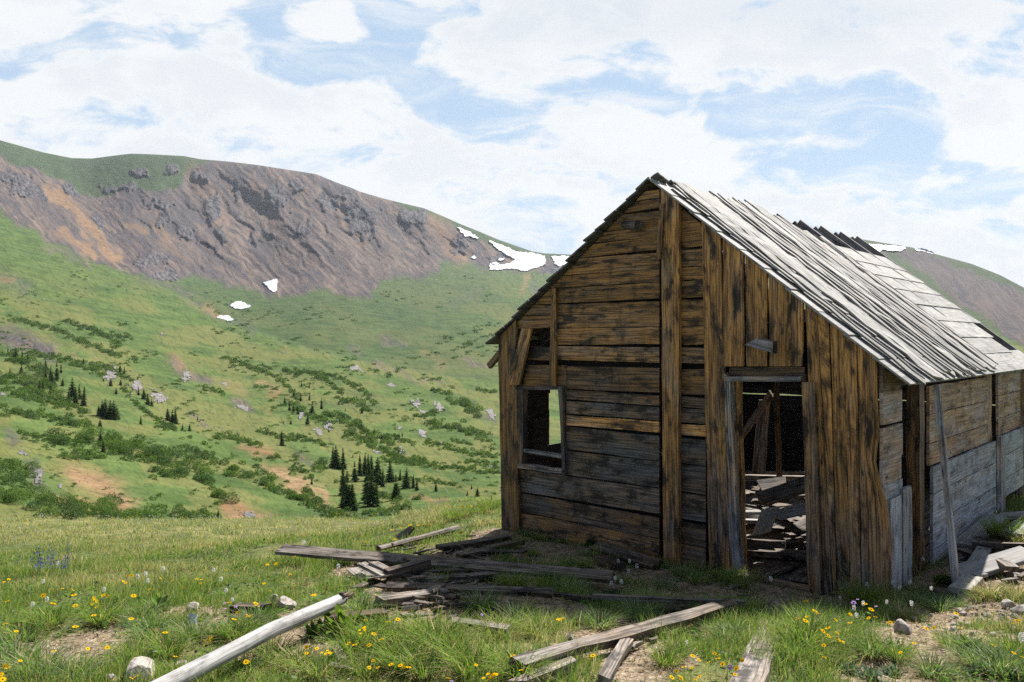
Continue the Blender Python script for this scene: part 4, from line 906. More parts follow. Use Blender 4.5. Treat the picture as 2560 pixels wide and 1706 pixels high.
# ------------------------------------------------------------------ rubble beside the right hand wall
RT = (.9, 0, 1.0)
lie('wide_plank', 'broad pale plank lying in the sunny rubble, lowest of the large ones', (2397, 1436), (2575, 1384), .20, .05, .05, .12, RT, 'roof', (0, -.3, 1))
lie('wide_plank', 'pale plank lying along the foot of the right hand wall', (2412, 1366), (2498, 1290), .24, .04, .05, .08, RT, 'roof')
lie('wide_plank', 'pale plank in the sun behind the grass clump by the right hand wall', (2500, 1292), (2570, 1288), .3, .04, .06, .06, RT, 'roof')
lie('wide_plank', 'pale plank end at the right edge of the photo behind the grass clump', (2545, 1340), (2575, 1310), .3, .04, .05, .05, RT, 'roof')
lie('split_board', 'dark edged split board lying level across the rubble', (2436, 1362), (2580, 1368), .09, .06, .10, .10, (.6, .12, .9), 'debris')
lie('split_board', 'second split board just under the level one', (2470, 1372), (2530, 1384), .07, .04, .05, .05, (.6, .08, 1.0), 'debris')
lie('short_board', 'short pale board standing across the rubble beside the pole', (2436, 1412), (2462, 1374), .13, .04, .05, .08, RT, 'roof')
lie('short_board', 'brown grey board piece fallen against the others near the pole', (2404, 1376), (2440, 1392), .12, .04, .08, .06, (.5, .05, 1.0), 'debris')
lie('short_board', 'dark edged board piece lying on top of the broad pale plank', (2488, 1392), (2532, 1424), .11, .04, .12, .10, (.7, .05, 1.0), 'debris')
lie('short_board', 'pale block of wood at the foot of the leaning pole', (2398, 1480), (2430, 1448), .17, .05, .04, .05, RT, 'roof')
lie('short_board', 'flat pale board piece on the lower edge of the rubble', (2412, 1432), (2456, 1440), .12, .03, .06, .05, RT, 'roof')
lie('short_board', 'dark board lying in the shade inside the gap in the right hand wall', (2275, 1470), (2380, 1485), .16, .03, .03, .03, (.5, .2, .7), 'debris')
for k in range(16):
    cx_ = random.uniform(2392, 2560); ry_ = random.uniform(1340, 1470); L_ = random.uniform(6, 20); an = random.uniform(-1, 1)
    lie('broken_board', 'small pale chip of wood in the sunny rubble by the right hand wall', (cx_ - L_, ry_ - L_ * .5 * an), (cx_ + L_, ry_ + L_ * .5 * an), random.uniform(.03, .08), .02, .03, .04, (random.uniform(.5, 1), .03, 1.1), 'debris', group='wood chips in the sunny rubble', rag=.03)

# ------------------------------------------------------------------ rubbish inside the cabin, seen through the door
def inside(label, p0, p1, z0, z1, w, th, tone, mat='debris', group=None, tilt=(0, 0, 1), name='loose_board'):
    def at(px, row, z): Y = z * F / (CY - row); return np.array([(px - CX) / F * Y, Y, z])
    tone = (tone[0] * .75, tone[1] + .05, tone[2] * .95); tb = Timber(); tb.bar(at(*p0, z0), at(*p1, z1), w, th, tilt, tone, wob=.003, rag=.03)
    return tag(tb.build(name, M[mat]), label, 'board', group)
ix = lambda x, y: (1830 + x * .2104, 1150 + y * .2104)
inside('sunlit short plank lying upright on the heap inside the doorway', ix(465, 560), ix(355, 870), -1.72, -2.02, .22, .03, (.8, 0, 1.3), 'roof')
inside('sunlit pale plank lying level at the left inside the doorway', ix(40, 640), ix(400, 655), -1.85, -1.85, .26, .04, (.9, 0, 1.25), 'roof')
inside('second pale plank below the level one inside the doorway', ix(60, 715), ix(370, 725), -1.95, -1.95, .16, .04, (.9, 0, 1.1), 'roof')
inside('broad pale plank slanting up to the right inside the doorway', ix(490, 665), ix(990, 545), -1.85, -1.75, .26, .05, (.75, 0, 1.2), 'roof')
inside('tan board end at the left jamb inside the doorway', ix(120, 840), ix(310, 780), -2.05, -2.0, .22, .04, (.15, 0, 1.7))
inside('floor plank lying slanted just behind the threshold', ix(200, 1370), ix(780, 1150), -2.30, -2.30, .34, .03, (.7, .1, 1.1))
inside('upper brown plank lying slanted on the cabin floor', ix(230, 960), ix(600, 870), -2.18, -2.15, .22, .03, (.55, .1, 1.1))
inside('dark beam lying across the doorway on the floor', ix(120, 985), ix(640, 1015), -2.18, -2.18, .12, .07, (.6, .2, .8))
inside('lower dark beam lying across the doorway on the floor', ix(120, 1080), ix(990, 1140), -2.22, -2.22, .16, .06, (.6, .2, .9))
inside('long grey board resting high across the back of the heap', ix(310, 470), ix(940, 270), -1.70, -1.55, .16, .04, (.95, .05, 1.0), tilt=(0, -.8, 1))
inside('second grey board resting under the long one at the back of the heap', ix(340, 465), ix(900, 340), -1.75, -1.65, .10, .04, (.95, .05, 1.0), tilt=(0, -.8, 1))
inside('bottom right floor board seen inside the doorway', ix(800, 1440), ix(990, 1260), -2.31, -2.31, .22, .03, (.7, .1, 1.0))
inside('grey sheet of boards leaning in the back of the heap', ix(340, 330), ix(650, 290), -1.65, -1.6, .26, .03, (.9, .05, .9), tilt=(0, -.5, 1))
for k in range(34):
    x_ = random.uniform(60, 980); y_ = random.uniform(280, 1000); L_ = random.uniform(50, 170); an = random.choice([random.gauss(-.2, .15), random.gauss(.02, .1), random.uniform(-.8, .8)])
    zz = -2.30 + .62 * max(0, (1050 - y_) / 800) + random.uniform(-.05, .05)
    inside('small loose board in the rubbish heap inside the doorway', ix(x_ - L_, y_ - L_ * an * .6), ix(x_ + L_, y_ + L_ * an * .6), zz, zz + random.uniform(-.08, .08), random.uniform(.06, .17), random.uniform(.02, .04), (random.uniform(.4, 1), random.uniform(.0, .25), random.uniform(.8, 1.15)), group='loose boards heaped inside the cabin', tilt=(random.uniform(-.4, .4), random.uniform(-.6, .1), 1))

# ------------------------------------------------------------------ stones
m, t, p = material('stone'); M['stone'] = m
geo = t.new('ShaderNodeTexCoord').outputs['Object']
n1 = t.noise(geo, 14, 6, .65); n2 = t.noise(geo, 60, 3, .6)
oi = t.new('ShaderNodeObjectInfo').outputs['Random']
c = t.mix(t.ramp(n1, .35, .65), rgb(.20, .165, .135), rgb(.47, .43, .39)); c = t.mix(t.m('MULTIPLY', t.ramp(n2, .56, .68), .6), c, rgb(.11, .09, .08))
t.put(p.inputs['Base Color'], c); p.inputs['Roughness'].default_value = .9
b_ = t.new('ShaderNodeBump'); b_.inputs['Strength'].default_value = .7; b_.inputs['Distance'].default_value = .01; t.put(b_.inputs['Height'], n1); t.put(p.inputs['Normal'], b_.outputs[0])
import bmesh
def rock_mesh(name, rx, ry, rz, seed, sub=3, blocky=.35, mat='stone'):
    bm = bmesh.new(); bmesh.ops.create_icosphere(bm, subdivisions=sub, radius=1)
    rs_ = random.Random(seed); pl = [(nrm([rs_.gauss(0, 1), rs_.gauss(0, 1), rs_.gauss(0, .8)]), rs_.uniform(.55, .85)) for _ in range(11)]
    for v in bm.verts:
        q = np.array(v.co)
        for n_, d_ in pl:
            k_ = q @ n_ - d_
            if k_ > 0: q = q - n_ * k_ * .93
        q = q * (1 + .10 * (float(vn(q[0] * 2.3 + seed, q[1] * 2.3 + q[2] * 1.7, seed)) - .5))
        v.co = (q[0] * rx, q[1] * ry, q[2] * rz)
    me = bpy.data.meshes.new(name); bm.to_mesh(me); bm.free(); me.materials.append(M[mat]); return me
def stone(px, row, wpx, hpx_, label, group=None, seed=1, sink=.25, flat=1.0):
    q = hit(px, row); k_ = q[1] / F
    o = mobj('stone', rock_mesh('stone', wpx * k_ / 2, wpx * k_ / 2 * .8, hpx_ * k_ * .62, seed, 3 if wpx > 30 else 2), None, (q[0], q[1], q[2] + hpx_ * k_ * (.5 - sink)))
    o.rotation_euler = (random.uniform(-.15, .15), random.uniform(-.15, .15), random.uniform(0, 6))
    return tag(o, label, 'stone', group)
stone(348, 1700, 112, 62, 'large pale flat topped stone in the grass at bottom left', seed=3)
stone(272, 1708, 46, 28, 'small rounded stone beside the large pale one at bottom left', seed=4)
stone(452, 1668, 40, 18, 'low flat stone in the grass left of the bleached log', seed=5)
stone(682, 1512, 44, 30, 'left of the two angular stones behind the bleached log', seed=6)
stone(716, 1524, 66, 40, 'right of the two angular stones behind the bleached log', seed=8)
stone(2258, 1582, 52, 38, 'rounded pale boulder at the end of the stony path', seed=9)
stone(2524, 1520, 46, 24, 'flat brown stone on the stony path near the right edge', seed=10)
stone(2556, 1533, 60, 22, 'largest pale stone on the stony path at the right edge', seed=12)
stone(482, 1530, 46, 26, 'whitish stone in the grass next to the crumpled scrap', seed=13)
stone(2292, 1478, 26, 14, 'small grey stone by the gap in the right hand wall', seed=14)
stone(1304, 1328, 30, 10, 'low stone at the foot of the left cabin corner', seed=15)
for k in range(130):
    if k % 3: px, row = random.gauss(2430, 95), random.gauss(1546, 20)
    else: px, row = random.choice([(2460, 1440), (2330, 1640), (2540, 1330), (2410, 1470), (2400, 1600)]); px += random.gauss(0, 40); row += random.gauss(0, 16)
    if px > 2600 or row > 1700 or row < 1300 or px < 2230: continue
    sz = random.choice([6, 8, 10, 12, 16, 22])
    stone(px, row, sz, sz * .6, 'small pinkish tan stone scattered on the stony path beside the cabin', 'small stones on the stony path', seed=20 + k % 9)
# odd scraps
m, t, p = material('pale_blue_glass'); p.inputs['Base Color'].default_value = rgb(.55, .72, .80); p.inputs['Roughness'].default_value = .25; M['shard'] = m
q = hit(1139, 1555, .05); tb = Timber(); tb.quad(q + (-.035, 0, -.012), q + (.035, 0, -.016), q + (.04, .02, .02), q + (-.03, .02, .018), (0, -.7, .7), .006, seg=2)
tag(tb.build('glass_shard', M['shard']), 'pale blue flat shard lying by the broken grey board', 'glass shard')
m, t, p = material('crumpled_tin'); p.inputs['Base Color'].default_value = rgb(.62, .66, .76); p.inputs['Metallic'].default_value = .3; p.inputs['Roughness'].default_value = .45; M['tin'] = m
q = hit(480, 1552, .04); tb = Timber()
tb.quad(q + (-.035, 0, -.02), q + (.03, -.01, -.03), q + (.025, .02, .03), q + (-.03, .02, .035), (0, -.8, .6), .012, seg=5, wob=.004); tb.quad(q + (-.01, -.02, -.03), q + (.04, -.03, -.03), q + (.04, -.02, -.005), q + (-.01, -.01, 0), (0, -.5, .8), .008, seg=3, wob=.003)
tag(tb.build('crumpled_scrap', M['tin']), 'crumpled white and blue scrap lying in the grass at the left', 'scrap')
# ------------------------------------------------------------------ leaf and grass materials
def leaf_mat(name, trans=.35, rough=.6):
    m = bpy.data.materials.new(name); m.use_nodes = True; t = NT(m.node_tree); m.node_tree.nodes.clear()
    at = t.attr('tone').outputs['Color']
    df = t.new('ShaderNodeBsdfDiffuse'); t.put(df.inputs[0], at)
    tr = t.new('ShaderNodeBsdfTranslucent'); t.put(tr.inputs[0], t.mix(1.0, at, rgb(1.16, 1.15, .80), 'MULTIPLY'))
    mx = t.new('ShaderNodeMixShader'); mx.inputs[0].default_value = trans; t.l.new(df.outputs[0], mx.inputs[1]); t.l.new(tr.outputs[0], mx.inputs[2])
    o = t.new('ShaderNodeOutputMaterial'); t.l.new(mx.outputs[0], o.inputs[0]); return m
M['grass'] = leaf_mat('grass_blades', .42); M['leaf'] = leaf_mat('shrub_leaves', .32); M['needle'] = leaf_mat('spruce_needles', .30)
PAL = np.array([(.130, .240, .036), (.195, .320, .052), (.250, .340, .078), (.155, .230, .098), (.30, .33, .11), (.48, .41, .21), (.58, .50, .30)])
def blades(x, y, z, h, wd, lean, az, bend, c0, c1, jit=None):
    """grass blades as bent tapering strips: arrays of n -> V (5n,3), loop sizes, loops, colours"""
    n = len(x); dx, dy = np.cos(az), np.sin(az); fa = az + math.pi / 2 + (rng.random(n) - .5) * 1.6
    wx, wy = np.cos(fa) * wd / 2, np.sin(fa) * wd / 2
    m_ = .55; hm = h * m_; om = lean * hm; ot = lean * h + bend * h
    zt = h * np.sqrt(np.maximum(.12, 1 - (lean * .6 + bend) ** 2 * .6))
    V = np.zeros((n, 5, 3))
    V[:, 0] = np.stack([x - wx, y - wy, z], -1); V[:, 1] = np.stack([x + wx, y + wy, z], -1)
    V[:, 2] = np.stack([x + dx * om - wx * .75, y + dy * om - wy * .75, z + hm * .95], -1); V[:, 3] = np.stack([x + dx * om + wx * .75, y + dy * om + wy * .75, z + hm * .95], -1)
    V[:, 4] = np.stack([x + dx * ot, y + dy * ot, z + zt], -1)
    b_ = np.arange(n)[:, None] * 5
    L_ = np.concatenate([b_ + 0, b_ + 1, b_ + 3, b_ + 2, b_ + 2, b_ + 3, b_ + 4], 1).reshape(-1)
    T_ = np.tile([4, 3], n)
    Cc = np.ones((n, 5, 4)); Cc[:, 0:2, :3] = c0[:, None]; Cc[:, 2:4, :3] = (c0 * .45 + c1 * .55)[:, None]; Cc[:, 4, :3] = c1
    return V.reshape(-1, 3), (T_.astype(np.int32), L_.astype(np.int32)), Cc.reshape(-1, 4)
def pal(n, straw, seed=None):
    k = rng.integers(0, 5, n); c = PAL[k]; s_ = rng.random(n) < straw; c = np.where(s_[:, None], PAL[rng.integers(5, 7, n)], c)
    return c * (.75 + .5 * rng.random((n, 1)))
# ------------------------------------------------------------------ meadow grass (countless: one object)
def field(n, y0, y1, pw, hmin, hmax, wd, seed):
    u = rng.random(n); Y = (y0 ** pw + u * (y1 ** pw - y0 ** pw)) ** (1 / pw)
    px = rng.uniform(-520, 3080, n); X = (px - CX) / F * Y
    dx = X - C0[0]; dy = Y - C0[1]; ta = dx * TA[0] + dy * TA[1]; ub = dx * TB[0] + dy * TB[1]
    ok = ~((ta > -.05) & (ta < 4.62) & (ub > -.06) & (ub < 6.3))
    ok &= ~((ub > 0) & (ta > -.05) & (ta < 5.2) & (ub > 6.0)) 
    s_ = soil(X, Y); tus = fbm(X * 2.6, Y * 2.2, 3, seed + 5)
    ok &= (rng.random(n) > sst(.12, .42, s_) * .985) & (rng.random(n) < .25 + 1.25 * sst(.35, .6, tus))
    X, Y, tus, px = X[ok], Y[ok], tus[ok], px[ok]; n = len(X); Z = G(X, Y)
    yl = fbm(X * .55, Y * .4, 3, seed + 9)
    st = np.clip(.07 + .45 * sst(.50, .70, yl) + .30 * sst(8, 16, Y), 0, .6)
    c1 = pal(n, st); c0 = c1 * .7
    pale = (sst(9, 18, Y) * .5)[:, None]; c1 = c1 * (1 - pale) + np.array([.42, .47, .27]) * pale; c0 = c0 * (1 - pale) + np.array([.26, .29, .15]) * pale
    h = (hmin + (hmax - hmin) * rng.random(n) ** 1.6) * (.55 + .9 * sst(.3, .68, tus))
    return blades(X, Y, Z - .01, h, wd * (.6 + .8 * rng.random(n)), rng.random(n) * .55, rng.normal(.4, 1.5, n), rng.random(n) * .55, c0, c1)
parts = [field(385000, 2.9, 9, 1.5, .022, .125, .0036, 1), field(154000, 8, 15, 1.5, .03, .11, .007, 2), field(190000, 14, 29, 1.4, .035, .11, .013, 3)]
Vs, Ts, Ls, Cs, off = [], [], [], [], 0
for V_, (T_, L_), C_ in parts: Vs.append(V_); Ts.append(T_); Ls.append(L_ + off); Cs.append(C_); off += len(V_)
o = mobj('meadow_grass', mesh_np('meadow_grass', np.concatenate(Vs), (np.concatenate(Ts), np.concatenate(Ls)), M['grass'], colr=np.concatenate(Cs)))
tag(o, 'short green and straw coloured grass covering the meadow', 'grass', kind='stuff')
# low leafy ground plants between the grass (countless)
n = 115000; Y = 2.9 + 8.5 * rng.random(n) ** .75; px = rng.uniform(-520, 3080, n); X = (px - CX) / F * Y
dx = X - C0[0]; dy = Y - C0[1]; ta = dx * TA[0] + dy * TA[1]; ub = dx * TB[0] + dy * TB[1]
ok = ~((ta > -.05) & (ta < 4.62) & (ub > -.06)) & (rng.random(n) > sst(.2, .55, soil(X, Y)) * .93) & (rng.random(n) < sst(.42, .62, fbm(X * 1.8, Y * 1.5, 3, 77)))
X, Y = X[ok], Y[ok]; n = len(X); Zg = G(X, Y) + .008 + .05 * rng.random(n) ** 2
az = rng.uniform(0, 6.28, n); el = rng.uniform(.05, .9, n); L = (.012 + .030 * rng.random(n) ** 2); W = L * rng.uniform(.25, .5, n)
d_ = np.stack([np.cos(az) * np.cos(el), np.sin(az) * np.cos(el), np.sin(el)], -1); s_ = np.stack([-np.sin(az), np.cos(az), 0 * az], -1); P = np.stack([X, Y, Zg], -1)
V = np.stack([P, P + d_ * (L * .55)[:, None] + s_ * W[:, None], P + d_ * L[:, None] - np.array([0, 0, .003]), P + d_ * (L * .55)[:, None] - s_ * W[:, None]], 1)
hc = np.array([(.09, .17, .035), (.13, .21, .04), (.11, .17, .08), (.16, .20, .11), (.20, .15, .07)])[rng.choice(5, n, p=[.35, .3, .15, .12, .08])] * (.7 + .6 * rng.random((n, 1)))
cc = np.ones((n, 4, 4)); cc[:, :, :3] = hc[:, None]
o = mobj('ground_herbs', mesh_np('ground_herbs', V.reshape(-1, 3), np.arange(n * 4).reshape(-1, 4), M['leaf'], colr=cc.reshape(-1, 4))); tag(o, 'low leafy herbs growing between the grass blades', 'herbs', kind='stuff')
# dead grass, twigs and chips lying on the bare soil (countless)
n = 77000; Y = 2.9 + 9 * rng.random(n) ** .8; px = rng.uniform(-520, 3080, n); X = (px - CX) / F * Y
dx = X - C0[0]; dy = Y - C0[1]; ta = dx * TA[0] + dy * TA[1]; ub = dx * TB[0] + dy * TB[1]
ok = ~((ta > -.05) & (ta < 4.62) & (ub > -.06)) & (rng.random(n) < .12 + sst(.1, .4, soil(X, Y)))
X, Y = X[ok], Y[ok]; n = len(X); az = rng.uniform(0, 6.28, n); L = .015 + .06 * rng.random(n) ** 2; W = .0015 + .003 * rng.random(n)
P = np.stack([X, Y, G(X, Y) + .004 + .012 * rng.random(n)], -1); d_ = np.stack([np.cos(az), np.sin(az), rng.normal(0, .12, n)], -1) * L[:, None] / 2; s_ = np.stack([-np.sin(az), np.cos(az), rng.normal(.3, .3, n)], -1) * W[:, None]
V = np.stack([P - d_ - s_, P + d_ - s_ * .6, P + d_ + s_ * .6, P - d_ + s_], 1); hc = np.array([(.36, .28, .15), (.20, .14, .08), (.10, .07, .05), (.42, .37, .28)])[rng.integers(0, 4, n)] * (.7 + .6 * rng.random((n, 1)))
cc = np.ones((n, 4, 4)); cc[:, :, :3] = hc[:, None]
o = mobj('ground_litter', mesh_np('ground_litter', V.reshape(-1, 3), np.arange(n * 4).reshape(-1, 4), M['leaf'], colr=cc.reshape(-1, 4))); tag(o, 'dry stalks and wood crumbs littering the bare soil', 'litter', kind='stuff')
# ------------------------------------------------------------------ tussocks
def tuft_mesh(n, h, rad, straw, tint=(1, 1, 1), wd=.0045, spread=.55):
    a_ = rng.uniform(0, 2 * math.pi, n); r_ = rad * np.sqrt(rng.random(n)) * .6
    c1 = pal(n, straw) * np.array(tint); dead = rng.random(n) < .25
    hh = h * (.45 + .65 * rng.random(n)); ln = .1 + spread * rng.random(n) + r_ / rad * .3
    hh = np.where(dead, hh * .6, hh); ln = np.where(dead, ln + .5, ln); c1 = np.where(dead[:, None], PAL[rng.integers(5, 7, n)] * .9, c1)
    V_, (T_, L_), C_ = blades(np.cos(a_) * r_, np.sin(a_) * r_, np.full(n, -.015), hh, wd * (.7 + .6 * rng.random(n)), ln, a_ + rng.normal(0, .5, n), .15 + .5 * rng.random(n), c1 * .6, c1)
    return mesh_np('grass_tussock', V_, (T_, L_), M['grass'], colr=C_)
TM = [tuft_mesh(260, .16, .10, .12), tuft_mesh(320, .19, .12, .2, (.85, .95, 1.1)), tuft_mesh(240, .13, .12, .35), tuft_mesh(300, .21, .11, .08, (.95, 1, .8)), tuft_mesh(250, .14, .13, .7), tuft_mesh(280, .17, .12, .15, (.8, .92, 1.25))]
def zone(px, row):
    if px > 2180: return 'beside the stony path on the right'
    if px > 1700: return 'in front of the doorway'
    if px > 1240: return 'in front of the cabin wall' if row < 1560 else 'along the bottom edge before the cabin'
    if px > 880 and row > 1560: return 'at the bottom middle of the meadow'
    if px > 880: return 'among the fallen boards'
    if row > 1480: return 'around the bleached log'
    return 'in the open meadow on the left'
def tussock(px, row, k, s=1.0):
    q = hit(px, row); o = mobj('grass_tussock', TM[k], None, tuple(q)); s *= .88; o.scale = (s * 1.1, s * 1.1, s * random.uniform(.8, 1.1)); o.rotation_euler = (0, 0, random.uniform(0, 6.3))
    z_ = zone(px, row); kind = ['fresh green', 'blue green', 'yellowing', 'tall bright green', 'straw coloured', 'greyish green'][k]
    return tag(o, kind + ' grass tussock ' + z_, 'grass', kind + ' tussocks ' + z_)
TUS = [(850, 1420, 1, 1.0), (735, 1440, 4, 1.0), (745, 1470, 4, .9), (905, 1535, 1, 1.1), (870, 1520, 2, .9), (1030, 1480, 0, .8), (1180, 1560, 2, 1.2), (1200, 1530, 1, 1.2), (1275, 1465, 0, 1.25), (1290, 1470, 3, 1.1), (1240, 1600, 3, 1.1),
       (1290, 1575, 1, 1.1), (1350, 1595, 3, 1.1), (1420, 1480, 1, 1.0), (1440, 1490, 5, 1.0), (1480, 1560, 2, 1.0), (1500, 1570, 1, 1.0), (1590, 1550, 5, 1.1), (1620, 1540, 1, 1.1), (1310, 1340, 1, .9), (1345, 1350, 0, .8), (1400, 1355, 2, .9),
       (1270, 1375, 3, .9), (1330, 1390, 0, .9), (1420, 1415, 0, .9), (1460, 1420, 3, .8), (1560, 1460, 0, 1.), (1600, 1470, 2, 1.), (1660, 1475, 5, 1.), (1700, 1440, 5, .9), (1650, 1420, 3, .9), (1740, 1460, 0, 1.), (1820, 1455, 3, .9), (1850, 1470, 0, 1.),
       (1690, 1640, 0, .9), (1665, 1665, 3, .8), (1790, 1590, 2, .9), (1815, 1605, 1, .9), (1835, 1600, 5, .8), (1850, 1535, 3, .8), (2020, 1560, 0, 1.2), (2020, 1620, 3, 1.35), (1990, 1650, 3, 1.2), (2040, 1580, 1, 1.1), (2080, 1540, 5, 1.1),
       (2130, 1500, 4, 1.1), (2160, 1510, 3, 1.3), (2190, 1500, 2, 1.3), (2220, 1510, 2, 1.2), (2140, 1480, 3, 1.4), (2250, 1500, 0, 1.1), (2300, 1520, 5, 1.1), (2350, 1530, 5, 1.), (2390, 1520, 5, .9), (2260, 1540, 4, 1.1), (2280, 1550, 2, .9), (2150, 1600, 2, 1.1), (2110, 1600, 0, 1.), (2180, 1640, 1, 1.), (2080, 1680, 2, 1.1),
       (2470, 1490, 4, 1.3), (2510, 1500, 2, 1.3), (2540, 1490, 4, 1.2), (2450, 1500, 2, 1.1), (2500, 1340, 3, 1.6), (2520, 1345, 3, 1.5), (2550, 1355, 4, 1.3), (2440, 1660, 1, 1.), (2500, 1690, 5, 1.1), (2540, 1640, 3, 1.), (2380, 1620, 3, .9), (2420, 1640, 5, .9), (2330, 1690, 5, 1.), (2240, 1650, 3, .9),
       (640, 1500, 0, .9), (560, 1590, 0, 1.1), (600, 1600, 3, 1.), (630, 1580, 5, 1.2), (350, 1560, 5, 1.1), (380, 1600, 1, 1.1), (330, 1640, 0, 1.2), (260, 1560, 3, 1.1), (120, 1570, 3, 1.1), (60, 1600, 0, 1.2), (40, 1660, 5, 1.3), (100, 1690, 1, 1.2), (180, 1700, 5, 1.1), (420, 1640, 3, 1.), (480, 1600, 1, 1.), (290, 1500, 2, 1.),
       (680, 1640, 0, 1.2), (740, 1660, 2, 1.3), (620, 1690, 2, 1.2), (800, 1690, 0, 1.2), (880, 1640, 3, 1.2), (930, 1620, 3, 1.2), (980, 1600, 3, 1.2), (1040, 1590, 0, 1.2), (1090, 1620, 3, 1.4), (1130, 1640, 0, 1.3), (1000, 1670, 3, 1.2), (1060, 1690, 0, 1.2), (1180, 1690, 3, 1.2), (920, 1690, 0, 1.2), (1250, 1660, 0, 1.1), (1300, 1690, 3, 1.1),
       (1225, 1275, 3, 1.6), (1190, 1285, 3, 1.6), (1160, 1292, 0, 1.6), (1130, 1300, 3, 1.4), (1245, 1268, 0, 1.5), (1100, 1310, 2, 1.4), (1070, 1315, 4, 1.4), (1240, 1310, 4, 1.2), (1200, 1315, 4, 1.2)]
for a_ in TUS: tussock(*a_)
# tall arching grass with nodding seed heads at the right corner of the gable
def arching(px, row, n, hmax, label):
    q = hit(px, row); root = empty('seeding_grass', q, label, 'grass'); Vv, Ff, Cc = [], [], []; Vh, Fh, Ch = [], [], []
    for k in range(n):
        az = random.uniform(0, 6.28); h = hmax * random.uniform(.55, 1); ln = random.uniform(.15, .5); P = []
        bx, by = random.gauss(0, .05), random.gauss(0, .04)
        for i in range(9):
            f = i / 8; r_ = ln * h * f ** 1.8 * 1.1; P.append(np.array([bx + math.cos(az) * r_, by + math.sin(az) * r_, h * (f - .22 * f ** 3.2)]))
        b0 = len(Vv)
        for i in range(9):
            wv_ = .0022 * (1 - .5 * i / 8); Vv += [P[i] + (wv_, 0, 0), P[i] - (wv_, 0, 0)]; Cc += [(.24, .24, .08, 1)] * 2
        Ff += [(b0 + 2 * i, b0 + 2 * i + 1, b0 + 2 * i + 3, b0 + 2 * i + 2) for i in range(8)]
        if k % 2 == 0:
            tip = P[-1]; dr = nrm(P[-1] - P[-2])
            for j in range(9):
                b1 = len(Vh); c_ = tip + dr * random.uniform(-.03, .02) + np.array([random.gauss(0, .005), random.gauss(0, .005), random.gauss(-.004, .006)])
                Vh += [c_ + (-.003, 0, 0), c_ + (.003, 0, 0), c_ + dr * .014 + (0, 0, -.004)]; Fh.append((b1, b1 + 1, b1 + 2)); Ch += [(.34, .25, .12, 1)] * 3
    mobj('stems', mesh_np('stems', Vv, Ff, M['grass'], colr=Cc), root); mobj('seed_heads', mesh_np('seed_heads', Vh, Fh, M['grass'], colr=Ch), root)
arching(2130, 1515, 16, .52, 'tall arching grass with nodding seed heads before the right corner of the gable')
arching(2200, 1505, 9, .42, 'lower arching seed grass just right of the corner of the gable')
arching(2305, 1490, 4, .42, 'few thin grass stems standing before the gap in the right hand wall')
# leafy plants
def leafy(px, row, n, L, label, colr=(.10, .17, .035), group=None, up=.8, wdt=.16):
    q = hit(px, row); Vv, Ff, Cc = [], [], []
    for k in range(n):
        az = random.uniform(0, 6.28); l_ = L * random.uniform(.6, 1); el = random.uniform(.25, up) * 1.4; w_ = l_ * wdt * random.uniform(.8, 1.2)
        d_ = np.array([math.cos(az) * math.cos(el), math.sin(az) * math.cos(el), math.sin(el)]); sd = np.array([-math.sin(az), math.cos(az), 0]); b0 = len(Vv); c_ = np.array(colr) * random.uniform(.7, 1.3)
        o_ = np.array([random.gauss(0, L * .2), random.gauss(0, L * .2), 0])
        for f, ww in ((0, .2), (.3, .9), (.6, 1), (.85, .6), (1, .05)):
            ctr = o_ + d_ * l_ * f + np.array([0, 0, -l_ * .25 * f * f]); Vv += [ctr - sd * w_ * ww / 2 * 1.6, ctr + (0, 0, -w_ * .15), ctr + sd * w_ * ww / 2 * 1.6]; Cc += [(*c_, 1)] * 3
        for i in range(4):
            for j in (0, 1): Ff.append((b0 + 3 * i + j, b0 + 3 * i + j + 1, b0 + 3 * i + j + 4, b0 + 3 * i + j + 3))
    o = mobj('leafy_plant', mesh_np('leafy_plant', Vv, Ff, M['leaf'], colr=Cc, smooth=True), None, tuple(q)); return tag(o, label, 'plant', group)
leafy(395, 1530, 34, .17, 'clump of broad dark green leaves in the meadow at the left')
leafy(855, 1575, 26, .20, 'bright broad leaved plant against the lower end of the bleached log', (.13, .21, .03), up=1.0)
leafy(780, 1590, 22, .15, 'dark leaved plant in front of the bleached log', (.08, .14, .035))
leafy(660, 1560, 40, .18, 'broad leaved clump behind the bleached log near the angular stones', (.12, .20, .035))
leafy(1472, 1368, 46, .13, 'dark green leafy plant growing against the front wall', (.04, .085, .03), up=1.1)
leafy(1635, 1398, 34, .15, 'dark spreading leafy plant at the foot of the middle post', (.045, .08, .035))
leafy(2362, 1462, 90, .12, 'dense dark green leafy plant at the foot of the right hand wall', (.055, .12, .02), up=1.1, wdt=.3)
leafy(2482, 1388, 40, .08, 'small bright green plant growing in the sunny rubble', (.09, .18, .03), wdt=.35)
leafy(2238, 1638, 24, .12, 'small leafy plant in the lower right grass under the boulder', (.10, .17, .035))
leafy(2430, 1630, 30, .14, 'bright green leafy plant at lower right by the path', (.12, .20, .04))
leafy(1350, 1650, 36, .14, 'pale green leafy plant at the left end of the slanted beam', (.16, .22, .09))
for k, (px, row) in enumerate([(2130, 1690), (2180, 1700), (2230, 1695)]): leafy(px, row, 70, .10, 'feathery grey green plant along the lower right edge', (.13, .18, .12), 'feathery grey green plants', wdt=.08, up=1.0)
for k, (px, row) in enumerate([(2500, 1650), (2540, 1700), (2460, 1690)]): leafy(px, row, 60, .11, 'feathery grey green plant in the lower right corner', (.12, .17, .11), 'feathery plants in the right corner', wdt=.08, up=1.0)

